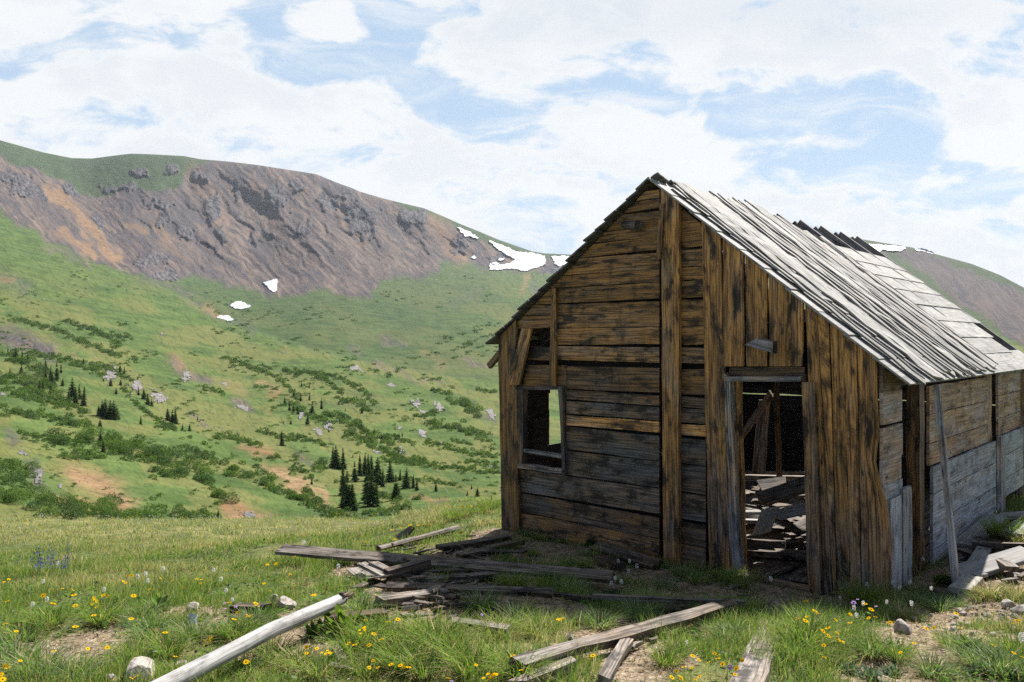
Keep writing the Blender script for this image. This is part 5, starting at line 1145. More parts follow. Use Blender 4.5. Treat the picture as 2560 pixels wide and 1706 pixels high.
# ------------------------------------------------------------------ wild flowers
def fm(name, colr, rough=.6):
    m = bpy.data.materials.new(name); m.use_nodes = True; t = NT(m.node_tree); m.node_tree.nodes.clear()
    geo = t.new('ShaderNodeTexCoord').outputs['Object']; v = t.mix(t.ramp(t.noise(geo, 180, 2), .3, .7), rgb(*[c * .8 for c in colr]), rgb(*[min(1, c * 1.1) for c in colr]))
    d_ = t.new('ShaderNodeBsdfDiffuse'); t.put(d_.inputs[0], v); tr = t.new('ShaderNodeBsdfTranslucent'); t.put(tr.inputs[0], v)
    mx = t.new('ShaderNodeMixShader'); mx.inputs[0].default_value = .35; t.l.new(d_.outputs[0], mx.inputs[1]); t.l.new(tr.outputs[0], mx.inputs[2])
    o = t.new('ShaderNodeOutputMaterial'); t.l.new(mx.outputs[0], o.inputs[0]); return m
M['yel'] = fm('yellow_petals', (.92, .60, .012)); M['yelc'] = fm('flower_centre', (.50, .27, .01)); M['white'] = fm('white_petals', (.82, .80, .78)); M['pur'] = fm('mauve_petals', (.50, .34, .72)); M['blue'] = fm('blue_petals', (.09, .11, .40)); M['stem'] = fm('flower_stem', (.10, .16, .04)); M['brown'] = fm('brown_heads', (.10, .03, .015))
def disc_petals(n, r, droop=.25, wd=.5):
    Vv, Ff = [], []
    for k in range(n):
        a_ = 2 * math.pi * k / n + random.uniform(-.1, .1); l_ = r * random.uniform(.85, 1.1); d_ = np.array([math.cos(a_), math.sin(a_), 0]); s_ = np.array([-math.sin(a_), math.cos(a_), 0]); w_ = l_ * wd / 2; b0 = len(Vv)
        Vv += [d_ * r * .2 - s_ * w_ * .5, d_ * r * .2 + s_ * w_ * .5, d_ * l_ * .75 + s_ * w_ + (0, 0, droop * r * .3), d_ * l_ + (0, 0, droop * r * .15), d_ * l_ * .75 - s_ * w_ + (0, 0, droop * r * .3)]; Ff.append((b0, b0 + 1, b0 + 2, b0 + 3, b0 + 4))
    return Vv, Ff
def dome(r, hgt, z0=0.0, n=8, m_=3, cx=0, cy=0):
    Vv, Ff = [], []
    for j in range(m_):
        f = j / m_
        for i in range(n): a_ = 2 * math.pi * i / n; Vv.append((cx + r * math.cos(f * 1.57) * math.cos(a_), cy + r * math.cos(f * 1.57) * math.sin(a_), z0 + hgt * math.sin(f * 1.57)))
    Vv.append((cx, cy, z0 + hgt)); T_ = len(Vv) - 1
    for j in range(m_ - 1):
        for i in range(n): Ff.append((j * n + i, j * n + (i + 1) % n, (j + 1) * n + (i + 1) % n, (j + 1) * n + i))
    for i in range(n): Ff.append(((m_ - 1) * n + i, (m_ - 1) * n + (i + 1) % n, T_))
    return Vv, Ff
def stem_mesh(h=1.0, r=.006, bend=.12):
    Vv, Ff = [], []
    for k in range(5):
        f = k / 4
        for i in range(4): a_ = i * math.pi / 2; Vv.append((r * math.cos(a_) - bend * (1 - f) ** 2, r * math.sin(a_), -h * (1 - f)))
    for k in range(4):
        for i in range(4): Ff.append((k * 4 + i, k * 4 + (i + 1) % 4, (k + 1) * 4 + (i + 1) % 4, (k + 1) * 4 + i))
    return Vv, Ff
# unit flowers: the root sits in the flower head, the stem hangs one unit below it
PT = {'yellow': mesh_np('petals', *disc_petals(13, .13, .4), M['yel']), 'mauve': mesh_np('petals', *disc_petals(24, .13, .1, .28), M['pur'])}
def cluster(n, spread, r):
    Vv, Ff = [], []
    for k in range(n):
        v_, f_ = disc_petals(10, r, .4); o_ = np.array([random.gauss(0, spread), random.gauss(0, spread), random.gauss(0, spread * .35)]); b0 = len(Vv)
        Vv += [np.asarray(q) + o_ for q in v_]; Ff += [tuple(i + b0 for i in f) for f in f_]
    return mesh_np('petals', Vv, Ff, M['yel'])
PTC = cluster(7, .13, .11); CEN = mesh_np('flower_centre', *dome(.045, .04), M['yelc'], smooth=True)
def white_head():
    Vv, Ff = [], []
    for k in range(90):
        th = random.uniform(0, 6.28); z_ = random.uniform(-.12, .13); r_ = .075 * math.sqrt(max(.05, 1 - (z_ / .15) ** 2)); c_ = np.array([r_ * math.cos(th), r_ * math.sin(th), z_]); n_ = nrm(c_ + (0, 0, .03)); a_ = nrm(np.cross(n_, (0, 0, 1.01))); b_ = np.cross(n_, a_); b0 = len(Vv); s = .018
        Vv += [c_ + a_ * s, c_ + b_ * s + n_ * .012, c_ - a_ * s, c_ - b_ * s + n_ * .012]; Ff.append((b0, b0 + 1, b0 + 2, b0 + 3))
    return mesh_np('flower_head', Vv, Ff, M['white'])
WH = white_head(); STM = mesh_np('stem', *stem_mesh(), M['stem'])
def flower(kind, px, row, size):
    """size: flower width in photo pixels"""
    hgt = random.uniform(.10, .17) if kind != 'white' else random.uniform(.13, .20)
    if 1480 > row: hgt *= 1.15
    q = hit(px, row, hgt); w_ = size * q[1] / F                                    # head width in metres
    sc_ = w_ / (.27 if kind in ('yellow', 'mauve') else (.55 if kind == 'cluster' else .17))
    z_ = zone(px, row); nm = {'yellow': 'small yellow daisy like flower', 'cluster': 'head of several yellow flowers', 'white': 'white knobby flower head on a thin stem', 'mauve': 'mauve daisy like flower'}[kind]
    root = empty({'yellow': 'yellow_flower', 'cluster': 'yellow_flower', 'white': 'white_flower', 'mauve': 'mauve_flower'}[kind], q, nm + ' ' + z_, 'flower', nm + 's ' + z_, random.uniform(0, 6.28))
    tl = (random.uniform(-.2, .75), random.uniform(-.4, .4), 0)
    if kind == 'white': h_ = mobj('flower_head', WH, root); h_.scale = (sc_,) * 3
    else:
        h_ = mobj('petals', PTC if kind == 'cluster' else PT[kind], root); h_.scale = (sc_,) * 3; h_.rotation_euler = tl
        c_ = mobj('flower_centre', CEN, root); c_.scale = (sc_,) * 3; c_.rotation_euler = tl
    s_ = mobj('stem', STM, root); s_.scale = (hgt * .5, hgt * .5, hgt)
def Z(ox, oy, pts): return [(ox + x * .34, oy + y * .34) for x, y in pts]
YEL = Z(0, 1256, [(735, 770), (760, 685), (795, 695), (690, 838), (555, 918), (120, 950), (40, 895), (55, 728), (390, 750), (318, 688), (555, 770), (537, 650), (545, 685), (982, 690), (965, 862), (1705, 1043), (1215, 960), (1290, 1137), (645, 1082), (400, 1095), (790, 1075), (150, 1167), (40, 1210), (60, 1220), (10, 1268), (20, 1308), (1475, 600), (1540, 575), (1180, 560), (1265, 575), (940, 540), (905, 585), (970, 540), (1685, 740), (1745, 813), (1880, 750), (1810, 1178), (2255, 1070), (2255, 1112), (1965, 462), (2030, 455), (1940, 600), (2135, 535), (2165, 405), (2205, 370), (2308, 685), (1005, 1280), (965, 1300), (30, 590), (65, 570), (1720, 865), (1100, 640), (925, 595), (460, 635), (1660, 505), (1580, 470), (830, 1312), (1350, 630)])
YEL += Z(600, 1256, [(490, 1070), (490, 1112), (45, 1180), (985, 972), (1040, 1012), (800, 1040), (845, 1050), (925, 870), (1092, 885), (1160, 872), (950, 1057), (1120, 1197), (1205, 1220), (980, 1170), (950, 1220), (1735, 1203), (1530, 1305), (2340, 868), (1465, 112), (1180, 187), (1215, 190), (1120, 205), (1250, 172), (1140, 275), (1350, 165), (1310, 172), (1700, 30), (1640, 35), (1625, 225), (900, 290), (925, 295), (200, 460), (265, 455), (370, 530), (175, 598), (220, 658), (335, 630), (440, 370), (400, 400), (565, 1080), (1110, 1195), (1180, 1205), (1240, 1215), (1015, 1225)])
YEL += Z(1200, 1256, [(242, 1135), (1725, 1118), (1755, 1128), (1565, 1133), (1610, 1165), (1680, 1180), (1785, 1195), (1500, 1217), (1555, 1218), (1445, 1250), (1480, 1300), (1615, 1295), (1585, 1310), (1885, 1225), (1928, 1165), (1875, 1275), (1290, 328), (1225, 325), (800, 1160), (830, 1128), (2330, 855), (1750, 1160), (1410, 1295), (300, 1238)])
YEL += Z(1760, 1256, [(748, 730), (785, 720), (875, 950), (915, 985), (980, 965), (880, 1055), (885, 1152), (1075, 825), (1210, 855), (1260, 848), (1370, 888), (1185, 752), (1228, 790), (970, 870), (1075, 893), (1445, 1105), (1545, 1040), (1885, 930), (1855, 825), (2130, 1055), (2278, 1117), (2340, 1140), (1690, 925), (1633, 932), (912, 928), (690, 860), (755, 850), (840, 825), (815, 805), (745, 875), (978, 1008)])
for px, row in YEL: flower('yellow', px, row, random.uniform(11, 17) if row > 1480 else random.uniform(7, 11))
for (px, row), s_ in zip(Z(0, 1256, [(695, 728), (1540, 1010), (1455, 568), (1825, 840)]) + Z(600, 1256, [(118, 750), (55, 838), (540, 685), (645, 1115), (908, 935), (1855, 1280), (2005, 1135)]) + Z(1200, 1256, [(590, 868), (90, 1280), (1480, 1298)]) + Z(1760, 1256, [(1015, 1032), (2305, 873)]), [22, 20, 14, 14, 14, 14, 15, 25, 20, 28, 15, 20, 28, 16, 20, 16]): flower('cluster', px, row, s_)
WHT = Z(0, 1256, [(425, 452), (1070, 530), (1012, 548), (1200, 493), (1570, 500), (1625, 568), (1663, 650), (765, 643), (318, 587), (240, 755), (345, 715), (1085, 580), (1710, 720)]) + Z(600, 1256, [(722, 475), (470, 300)]) + Z(1200, 1256, [(1018, 433), (1100, 435), (1153, 475), (1092, 507), (1040, 585), (965, 595), (1522, 1032), (2138, 565), (995, 560)]) + Z(1760, 1256, [(1000, 700), (1385, 590), (1437, 625), (1515, 590), (1610, 420), (1170, 745), (1103, 780), (1122, 835), (1343, 738), (1525, 745), (1670, 635), (2340, 1000), (2290, 545), (1198, 607)])
for px, row in WHT: flower('white', px, row, 16 if px > 2540 else random.uniform(6.5, 9))
for px, row in Z(600, 1256, [(1778, 832), (1555, 1315)]) + Z(1200, 1256, [(1785, 1110), (1740, 1205)]) + Z(1760, 1256, [(1130, 715), (1265, 770)]) + Z(0, 1256, [(1655, 785), (1735, 770), (1650, 745), (1760, 748), (1690, 1160)]): flower('mauve', px, row, random.uniform(8, 11))
flower('mauve', 1825, 1673, 17); flower('mauve', 2134, 1508, 15)
# a stand of blue larkspur
for k in range(17):
    px, row = random.uniform(80, 175), random.uniform(1420, 1470); q = hit(px, row, .0); h_ = random.uniform(.22, .34)
    root = empty('blue_flower', q, 'dark blue flower spike in the loose stand at the left of the meadow', 'flower', 'blue flower spikes in the meadow')
    Vv, Ff = [], []
    for j in range(13):
        z_ = h_ * (.55 + .45 * (j + random.random()) / 13); a_ = random.uniform(0, 6.28); c_ = np.array([.02 * math.cos(a_), .02 * math.sin(a_), z_]); b0 = len(Vv)
        Vv += [c_ + (random.gauss(0, .006), random.gauss(0, .006), random.gauss(0, .007)) for _ in range(4)]; Ff.append((b0, b0 + 1, b0 + 2, b0 + 3))
    mobj('flower_spike', mesh_np('flower_spike', Vv, Ff, M['blue']), root)
    s_ = mobj('stem', STM, root, (0, 0, h_)); s_.scale = (.16, .16, h_)
# tiny blossoms of the far meadow (countless)
Vv, Ff, Mi = [], [], []
for k in range(1500):
    Y = 8.5 + 20 * random.random() ** .8; px = random.uniform(-100, 1250); X = (px - CX) / F * Y
    if float(soil(np.array([X]), np.array([Y]))[0]) > .3 or px > 1150 and Y > 15: continue
    z_ = float(G(X, Y)) + random.uniform(.10, .20); s = Y / F * random.uniform(.9, 2.0); b0 = len(Vv)
    for i in range(5): a_ = i * 1.2566; Vv.append((X + s * math.cos(a_), Y + s * .6 * math.sin(a_), z_ + s * .8 * math.sin(a_)))
    Ff.append(tuple(range(b0, b0 + 5))); Mi.append(random.choices([0, 1, 2], [.55, .38, .07])[0])
o = mobj('tiny_blossoms', mesh_np('tiny_blossoms', Vv, Ff, [M['white'], M['yel'], M['brown']], mi=Mi)); tag(o, 'specks of white and yellow blossom all over the far meadow', 'flowers', kind='stuff')
# ------------------------------------------------------------------ spruces
def spruce_mesh(seed, ratio=.17, gaps=.1):
    rs_ = random.Random(seed); V, Fc, C = [], [], []
    nt_ = 30
    for k in range(nt_):
        f = k / (nt_ - 1); z0 = .03 + .95 * f; r_ = ratio * (1 - f) ** .85 * rs_.uniform(.55, 1.3) + .012
        if rs_.random() < gaps * .5: continue
        nb_ = int(6 + 13 * (1 - f)) ; a0 = rs_.uniform(0, 6.28)
        for b in range(nb_):
            if rs_.random() < gaps: continue
            a_ = a0 + b * 6.283 / nb_ + rs_.uniform(-.25, .25); l_ = r_ * rs_.uniform(.65, 1.12)
            d_ = np.array([math.cos(a_), math.sin(a_), 0]); s_ = np.array([-math.sin(a_), math.cos(a_), 0]); dr = rs_.uniform(.25, .55); cc = rs_.uniform(.65, 1.3); base = np.array([.082, .128, .044]) * cc
            if rs_.random() < .12: base = np.array([.075, .095, .03]) * cc
            for j in range(4):
                g0 = .15 + .22 * j; ctr = d_ * l_ * g0 + np.array([0, 0, z0 - dr * l_ * g0 + rs_.uniform(-.004, .004)]); w_ = (.028 + .018 * (1 - f)) * (1.1 - .7 * g0) * rs_.uniform(.5, 1.1); tip = d_ * l_ * (g0 + .34) + s_ * rs_.uniform(-.012, .012) + np.array([0, 0, z0 - dr * l_ * (g0 + .34) + rs_.uniform(-.006, .010)])
                hang = np.array([0, 0, -.018 * rs_.uniform(.4, 1.4)]); b0 = len(V)
                V += [ctr - s_ * w_ + hang, ctr + (0, 0, .006), ctr + s_ * w_ + hang, tip]; C += [(*base, 1)] * 4
                Fc += [(b0, b0 + 1, b0 + 3), (b0 + 1, b0 + 2, b0 + 3)]
    b0 = len(V); V += [np.array([-.004, 0, .95]), np.array([.004, 0, .95]), np.array([0, 0, 1.02])]; C += [(.05, .08, .03, 1)] * 3; Fc.append((b0, b0 + 1, b0 + 2))
    return mesh_np('crown', V, Fc, M['needle'], colr=C)
m, t, p = material('spruce_bark'); geo = t.new('ShaderNodeTexCoord').outputs['Object']; t.put(p.inputs['Base Color'], t.mix(t.noise(t.vmul(geo, (30, 30, 6)), 2, 3), rgb(.05, .035, .025), rgb(.16, .12, .09))); p.inputs['Roughness'].default_value = .9; M['bark'] = m
SPM = [spruce_mesh(s, r, g_) for s, r, g_ in ((1, .15, .08), (2, .19, .05), (3, .125, .16), (4, .22, .06), (5, .16, .12))]
Vt_, Ft_ = [], []
for k in range(7):
    for i in range(7): a_ = i * 2 * math.pi / 7; r_ = .018 * (1 - k / 6.2); Vt_.append((r_ * math.cos(a_), r_ * math.sin(a_), -.06 + k / 6 * 1.0))
for k in range(6):
    for i in range(7): Ft_.append((k * 7 + i, k * 7 + (i + 1) % 7, (k + 1) * 7 + (i + 1) % 7, (k + 1) * 7 + i))
TRK = mesh_np('trunk', Vt_, Ft_, M['bark'], smooth=True)
z3 = lambda L: [(x * .3316, 800 + a_ * .3316, 800 + b_ * .3316) for x, a_, b_ in L]
z4 = lambda L: [(600 + x * .3062, 850 + a_ * .3062, 850 + b_ * .3062) for x, a_, b_ in L]
TREES = z3([(60, 205, 250), (118, 205, 310), (168, 225, 310), (210, 245, 330), (157, 320, 410), (75, 360, 430), (30, 430, 475), (345, 295, 390), (380, 340, 470), (430, 310, 460), (460, 320, 400), (345, 370, 470), (400, 400, 485), (320, 445, 540), (300, 450, 530), (470, 430, 500), (545, 430, 600), (520, 530, 620), (570, 500, 630), (600, 480, 600), (628, 500, 650), (385, 485, 540), (630, 285, 330), (905, 315, 400), (935, 345, 410), (950, 310, 330), (835, 435, 500), (910, 445, 495), (875, 505, 560), (780, 435, 465), (1045, 500, 570), (1085, 510, 600), (1115, 550, 640), (1145, 590, 650), (745, 630, 722), (770, 605, 730), (795, 590, 735), (830, 600, 745), (855, 600, 750), (880, 640, 750), (1060, 715, 790), (1270, 660, 760), (1300, 670, 780), (1325, 665, 785), (1375, 780, 835), (1430, 780, 840), (1490, 720, 755), (755, 745, 810), (755, 840, 940), (780, 900, 1000), (1640, 1430, 1540)])
TREES += z4([(365, 460, 520), (405, 480, 580), (435, 510, 590), (475, 520, 610), (495, 440, 500), (440, 410, 465), (500, 340, 380), (565, 345, 395), (567, 435, 495), (590, 500, 600), (665, 475, 565), (550, 595, 690), (415, 645, 690), (860, 555, 585), (850, 590, 645), (995, 545, 600), (990, 665, 730), (1035, 705, 755), (1095, 715, 775), (1265, 705, 735), (1300, 755, 800), (1325, 745, 790), (725, 720, 755), (853, 750, 785), (1150, 805, 835), (345, 740, 865), (760, 865, 1040), (785, 855, 1050), (845, 875, 1060), (845, 1010, 1270), (880, 1060, 1390), (910, 1150, 1395), (940, 985, 1160), (980, 930, 1110), (1020, 930, 1100), (1050, 930, 1150), (1075, 930, 1110), (1040, 1050, 1330), (1075, 1050, 1360), (1105, 1150, 1360), (1120, 950, 1180), (1165, 1050, 1200), (1230, 970, 1160), (1280, 1090, 1310), (1305, 1050, 1150), (1355, 1035, 1210), (1415, 1095, 1210), (1445, 1120, 1230), (1600, 1150, 1240), (1890, 1175, 1220), (1855, 1225, 1275), (1940, 1200, 1280), (835, 1240, 1370), (585, 1110, 1180), (920, 930, 960), (1255, 1180, 1310), (930, 1250, 1390)])
def tzone(px, base):
    if px > 1080 and base > 1200: return 'right of the gully clump'
    if px > 815 and base > 1140: return 'in the dense gully clump'
    if 690 < px < 810 and 995 < base < 1075: return 'in the group by the mid slope rocks'
    if px > 700 and base < 1100: return 'scattered over the right hand slope'
    if 240 < px < 300 and 1035 < base < 1055: return 'in the close clump at middle left'
    if px < 170 and base < 1000: return 'in the stand below the scree'
    if px < 220 and base < 1020: return 'in the groups under that stand'
    if 230 < px < 390 and base < 1020: return 'beside the pale crags'
    if 390 < px < 500: return 'right of the pale crags'
    return 'among the lower left willows'
ORD = ['first', 'second', 'third', 'fourth', 'fifth', 'sixth', 'seventh', 'eighth', 'ninth', 'tenth', 'eleventh', 'twelfth', 'thirteenth', 'fourteenth', 'fifteenth', 'sixteenth', 'seventeenth', 'eighteenth', 'nineteenth', 'twentieth', 'twenty-first', 'twenty-second', 'twenty-third', 'twenty-fourth', 'twenty-fifth', 'twenty-sixth', 'twenty-seventh', 'twenty-eighth', 'twenty-ninth', 'thirtieth']
byz = {}
for a_ in sorted(TREES): byz.setdefault(tzone(a_[0], a_[2]), []).append(a_)
for zn, L_ in byz.items():
    for k, (px, top_, base) in enumerate(L_):
        q = terr(px, base); H_ = (base - top_) * q[1] / F
        pos = 'spruce, ' + ORD[k] + ' from the left ' if len(L_) > 1 else 'spruce '
        root = empty('spruce_tree', (q[0], q[1], q[2] - .02 * H_), ('dark ' if H_ > 4 else 'small ') + pos + zn, 'tree', 'spruces ' + zn, random.uniform(0, 6.28))
        w_ = H_ * random.uniform(1.05, 1.5); root.scale = (w_, w_, H_)
        root.rotation_euler = (random.gauss(0, .03), random.gauss(0, .03), random.uniform(0, 6.28)); mobj('crown', SPM[(k * 3 + int(px)) % 5 if not (240 < px < 300) else 3], root); mobj('trunk', TRK, root)

# ------------------------------------------------------------------ willow scrub
BAND = [([(0, 1020), (110, 1040), (230, 1065)], 14), ([(50, 1085), (143, 1098)], 10), ([(140, 1080), (230, 1100), (330, 1115), (480, 1145)], 24), ([(149, 1135), (250, 1140)], 13), ([(265, 1112), (350, 1140), (430, 1160)], 14), ([(380, 1178), (425, 1185)], 14), ([(431, 1165), (500, 1180), (530, 1210), (563, 1245)], 24), ([(-20, 1160), (80, 1178)], 22),
        ([(-60, 1222), (0, 1228), (100, 1250), (166, 1266), (290, 1290), (400, 1303)], 34), ([(431, 1280), (480, 1285), (545, 1302)], 18), ([(535, 1085), (590, 1095), (655, 1112)], 9), ([(464, 1118), (544, 1148)], 13), ([(557, 1162), (600, 1175), (650, 1195), (700, 1220), (771, 1262), (885, 1290)], 17),
        ([(672, 1141), (690, 1145)], 14), ([(630, 1150), (648, 1152)], 12), ([(730, 1168), (765, 1172)], 13), ([(670, 1184), (690, 1188)], 12), ([(790, 1160), (815, 1170)], 15), ([(765, 1185), (780, 1190)], 12), ([(730, 1150), (740, 1150)], 10), ([(900, 1285), (960, 1280), (1022, 1263)], 14), ([(1035, 1245), (1055, 1243)], 12), ([(760, 1230), (800, 1250)], 14), ([(940, 1230), (1000, 1250)], 14),
        ([(0, 885), (60, 900), (120, 930)], 16), ([(-20, 940), (60, 950), (150, 980)], 16), ([(20, 970), (120, 985), (180, 1010)], 14), ([(50, 990), (160, 1010), (220, 1030)], 10), ([(70, 880), (170, 900), (260, 935)], 9),
        ([(40, 795), (130, 820), (200, 850), (300, 890)], 8), ([(160, 800), (260, 835), (330, 845)], 7), ([(230, 820), (300, 860)], 8), ([(280, 860), (300, 865)], 8), ([(220, 905), (280, 925), (330, 950)], 8), ([(300, 965), (330, 985)], 8), ([(330, 1000), (380, 1040), (440, 1075)], 7), ([(390, 1060), (430, 1072)], 9), ([(500, 965), (560, 980)], 8),
        ([(555, 890), (600, 905), (650, 930)], 6), ([(600, 905), (650, 925), (700, 948), (747, 994)], 7), ([(707, 926), (780, 932), (845, 939), (890, 965), (937, 1009)], 8), ([(770, 930), (820, 950), (860, 990)], 7), ([(840, 995), (900, 1010), (930, 1030)], 10), ([(815, 1030), (880, 1060), (950, 1095), (1000, 1120)], 13), ([(860, 1080), (930, 1110), (1000, 1140), (1060, 1150)], 11), ([(730, 1010), (790, 1040), (830, 1060)], 10),
        ([(1071, 1052), (1130, 1065), (1228, 1095)], 12), ([(1120, 990), (1160, 1010), (1197, 1034)], 14), ([(1080, 970), (1120, 985)], 8), ([(952, 1145), (1060, 1160), (1130, 1168), (1250, 1180)], 8), ([(722, 1086), (760, 1095), (814, 1113)], 7), ([(640, 1075), (700, 1090), (740, 1100)], 7), ([(1060, 1100), (1150, 1125), (1240, 1140)], 8), ([(1160, 1150), (1240, 1160)], 7), ([(980, 1090), (1040, 1110)], 7), ([(1040, 1040), (1090, 1030)], 8), ([(1190, 975), (1240, 980)], 6), ([(1130, 1100), (1180, 1110)], 6), ([(960, 1195), (1080, 1200), (1150, 1215)], 6)]
LV, LF, LC = [], [], []
def leaves(P, size, colr, upb=.5):
    """random leaf faces round the points P"""
    n = len(P); a_ = rng.normal(0, 1, (n, 3)); a_ /= np.linalg.norm(a_, axis=1)[:, None]; b_ = rng.normal(0, 1, (n, 3)); b_[:, 2] *= .6; b_ -= (a_ * b_).sum(1)[:, None] * a_; b_ /= np.linalg.norm(b_, axis=1)[:, None]
    s = size * (.6 + .8 * rng.random((n, 1))); V = np.stack([P - a_ * s, P + b_ * s * .55, P + a_ * s, P - b_ * s * .55], 1)
    LV.append(V.reshape(-1, 3)); c = np.ones((n, 4, 4)); c[:, :, :3] = (np.array(colr) * (.6 + .8 * rng.random((n, 1))))[:, None]; LC.append(c.reshape(-1, 4))
GRN = [(.080, .142, .034), (.098, .168, .040), (.072, .128, .046), (.112, .182, .048), (.086, .136, .054)]
GRN2 = [(.068, .125, .028), (.078, .138, .032), (.060, .110, .034)]
def clump(px, row, rpx, asp=1.9, dens=1.0, colr=None):
    q = terr(px, row); k_ = q[1] / F; r_ = rpx * k_; colr = colr or random.choice(GRN)
    n = int(np.clip(rpx * rpx * 2.2 * dens, 8, 1500))
    d_ = rng.normal(0, 1, (n, 3)); d_ /= np.linalg.norm(d_, axis=1)[:, None]; d_[:, 2] = abs(d_[:, 2]); rad = .55 + .45 * rng.random((n, 1)) ** .5
    lump = 1 + .35 * (fbm(d_[:, 0] * 2.2 + px, d_[:, 1] * 2.2 + d_[:, 2] * 2, 2, 5) - .5)[:, None] * 2
    P = q + d_ * rad * lump * np.array([asp * r_ * .62, asp * r_ * .62, r_ * 1.15]); leaves(P, max(.035, 1.5 * k_), colr)
for pts, th in BAND:
    th = th * 1.15
    pts = np.array(pts, float); seg = np.hypot(*np.diff(pts, axis=0).T); tot = seg.sum(); n = max(2, int(tot / (th * .5)))
    cum = np.concatenate([[0], np.cumsum(seg)])
    for k in range(n):
        s = (k + random.random()) / n * tot; px = np.interp(s, cum, pts[:, 0]); row = np.interp(s, cum, pts[:, 1])
        for j in range(2): clump(px + random.gauss(0, th * .35), row + random.gauss(0, th * .45) + th * .35, th * random.uniform(.35, .8))
# scattered low willow patches of the upper slopes
for k in range(15000):
    px = random.uniform(-60, 1300); row = random.uniform(640, 1270)
    e_ = float(np.interp(px, GB[:, 0], GB[:, 1])) + 30
    if row < e_: continue
    s_ = float(fbm((px - row * 1.6) / 70, (row + px * .45) / 11, 4, 201)); s2 = float(fbm(px / 150, row / 70, 3, 211))
    if s_ < .655 - .16 * (s2 - .35) + (.05 if row < 760 else 0) or s2 < .47: continue
    clump(px, row, random.uniform(1.6, 4.2) * (.7 if row < 800 else 1.0), asp=3.2, dens=1.6, colr=random.choice(GRN2))
LV = np.concatenate(LV); LC = np.concatenate(LC); NL = len(LV) // 4
o = mobj('willow_scrub', mesh_np('willow_scrub', LV, np.arange(NL * 4).reshape(-1, 4), M['leaf'], colr=LC)); tag(o, 'low dark green willow scrub spreading over the valley slopes', 'shrubs', kind='stuff')

# ------------------------------------------------------------------ pale crags and scattered stones on the slopes
m, t, p = material('crag_rock'); M['crag'] = m
geo = t.new('ShaderNodeNewGeometry').outputs['Position']
n1 = t.noise(geo, .35, 6, .68); n2 = t.noise(t.vmul(geo, (1, 1, .4)), 1.4, 4, .6)
c = t.mix(t.ramp(n1, .36, .62), rgb(.075, .069, .064), rgb(.20, .185, .175)); c = t.mix(t.m('MULTIPLY', t.ramp(n2, .52, .66), .7), c, rgb(.06, .057, .055))
t.put(p.inputs['Base Color'], c); p.inputs['Roughness'].default_value = .95
b_ = t.new('ShaderNodeBump'); b_.inputs['Strength'].default_value = .8; b_.inputs['Distance'].default_value = .8; t.put(b_.inputs['Height'], n1); t.put(p.inputs['Normal'], b_.outputs[0])
def crag(px, row, rx, ry, rot, label, seed=0):
    st_ = max(1.2, min(2.2, rx / 14)); L_ = max(rx, ry) * 1.25; PX, PY = np.meshgrid(np.arange(px - L_, px + L_, st_), np.arange(row - L_, row + L_, st_))
    c_, s_ = math.cos(rot), math.sin(rot); ux = ((PX - px) * c_ + (PY - row) * s_) / rx; uy = (-(PX - px) * s_ + (PY - row) * c_) / ry
    rr_ = np.hypot(ux, uy) + (fbm(PX / 6 + seed, PY / 6, 4, 300 + seed) - .5) * 1.5
    ins = rr_ < .68; prof = np.clip(1 - rr_, 0, 1) ** .5
    blk = np.floor(fbm(PX / 9, PY / 12, 3, 310 + seed) * 7) / 7 + .4 * fbm(PX / 3.5, PY / 5, 3, 320 + seed)
    base = np.array([terr(a_, b_) for a_, b_ in zip(PX.ravel(), PY.ravel())]); amp = (prof * (.15 + 1.3 * blk) * min(rx, ry) * 1.1 / F).ravel()
    top = base * (1 - amp[:, None] - .0015); fc = grid_faces(*PX.shape); flag = ins.ravel(); fc = fc[flag[fc].sum(1) >= 3]
    used = np.unique(fc); mp = np.full(len(top), -1); mp[used] = np.arange(len(used)); fc = mp[fc]; nV = len(used)
    e = np.concatenate([fc[:, [0, 1]], fc[:, [1, 2]], fc[:, [2, 3]], fc[:, [3, 0]]]); key = {(a_, b_) for a_, b_ in e}
    sk = [(b_, a_, a_ + nV, b_ + nV) for (a_, b_) in key if (b_, a_) not in key]
    Va = np.concatenate([top[used], base[used] * 1.004]); ctr = Va.mean(0)
    tag(mobj('rock_outcrop', mesh_np('rock_outcrop', Va - ctr, np.concatenate([fc, np.array(sk, int)]), M['crag']), None, tuple(ctr)), label, 'rock')
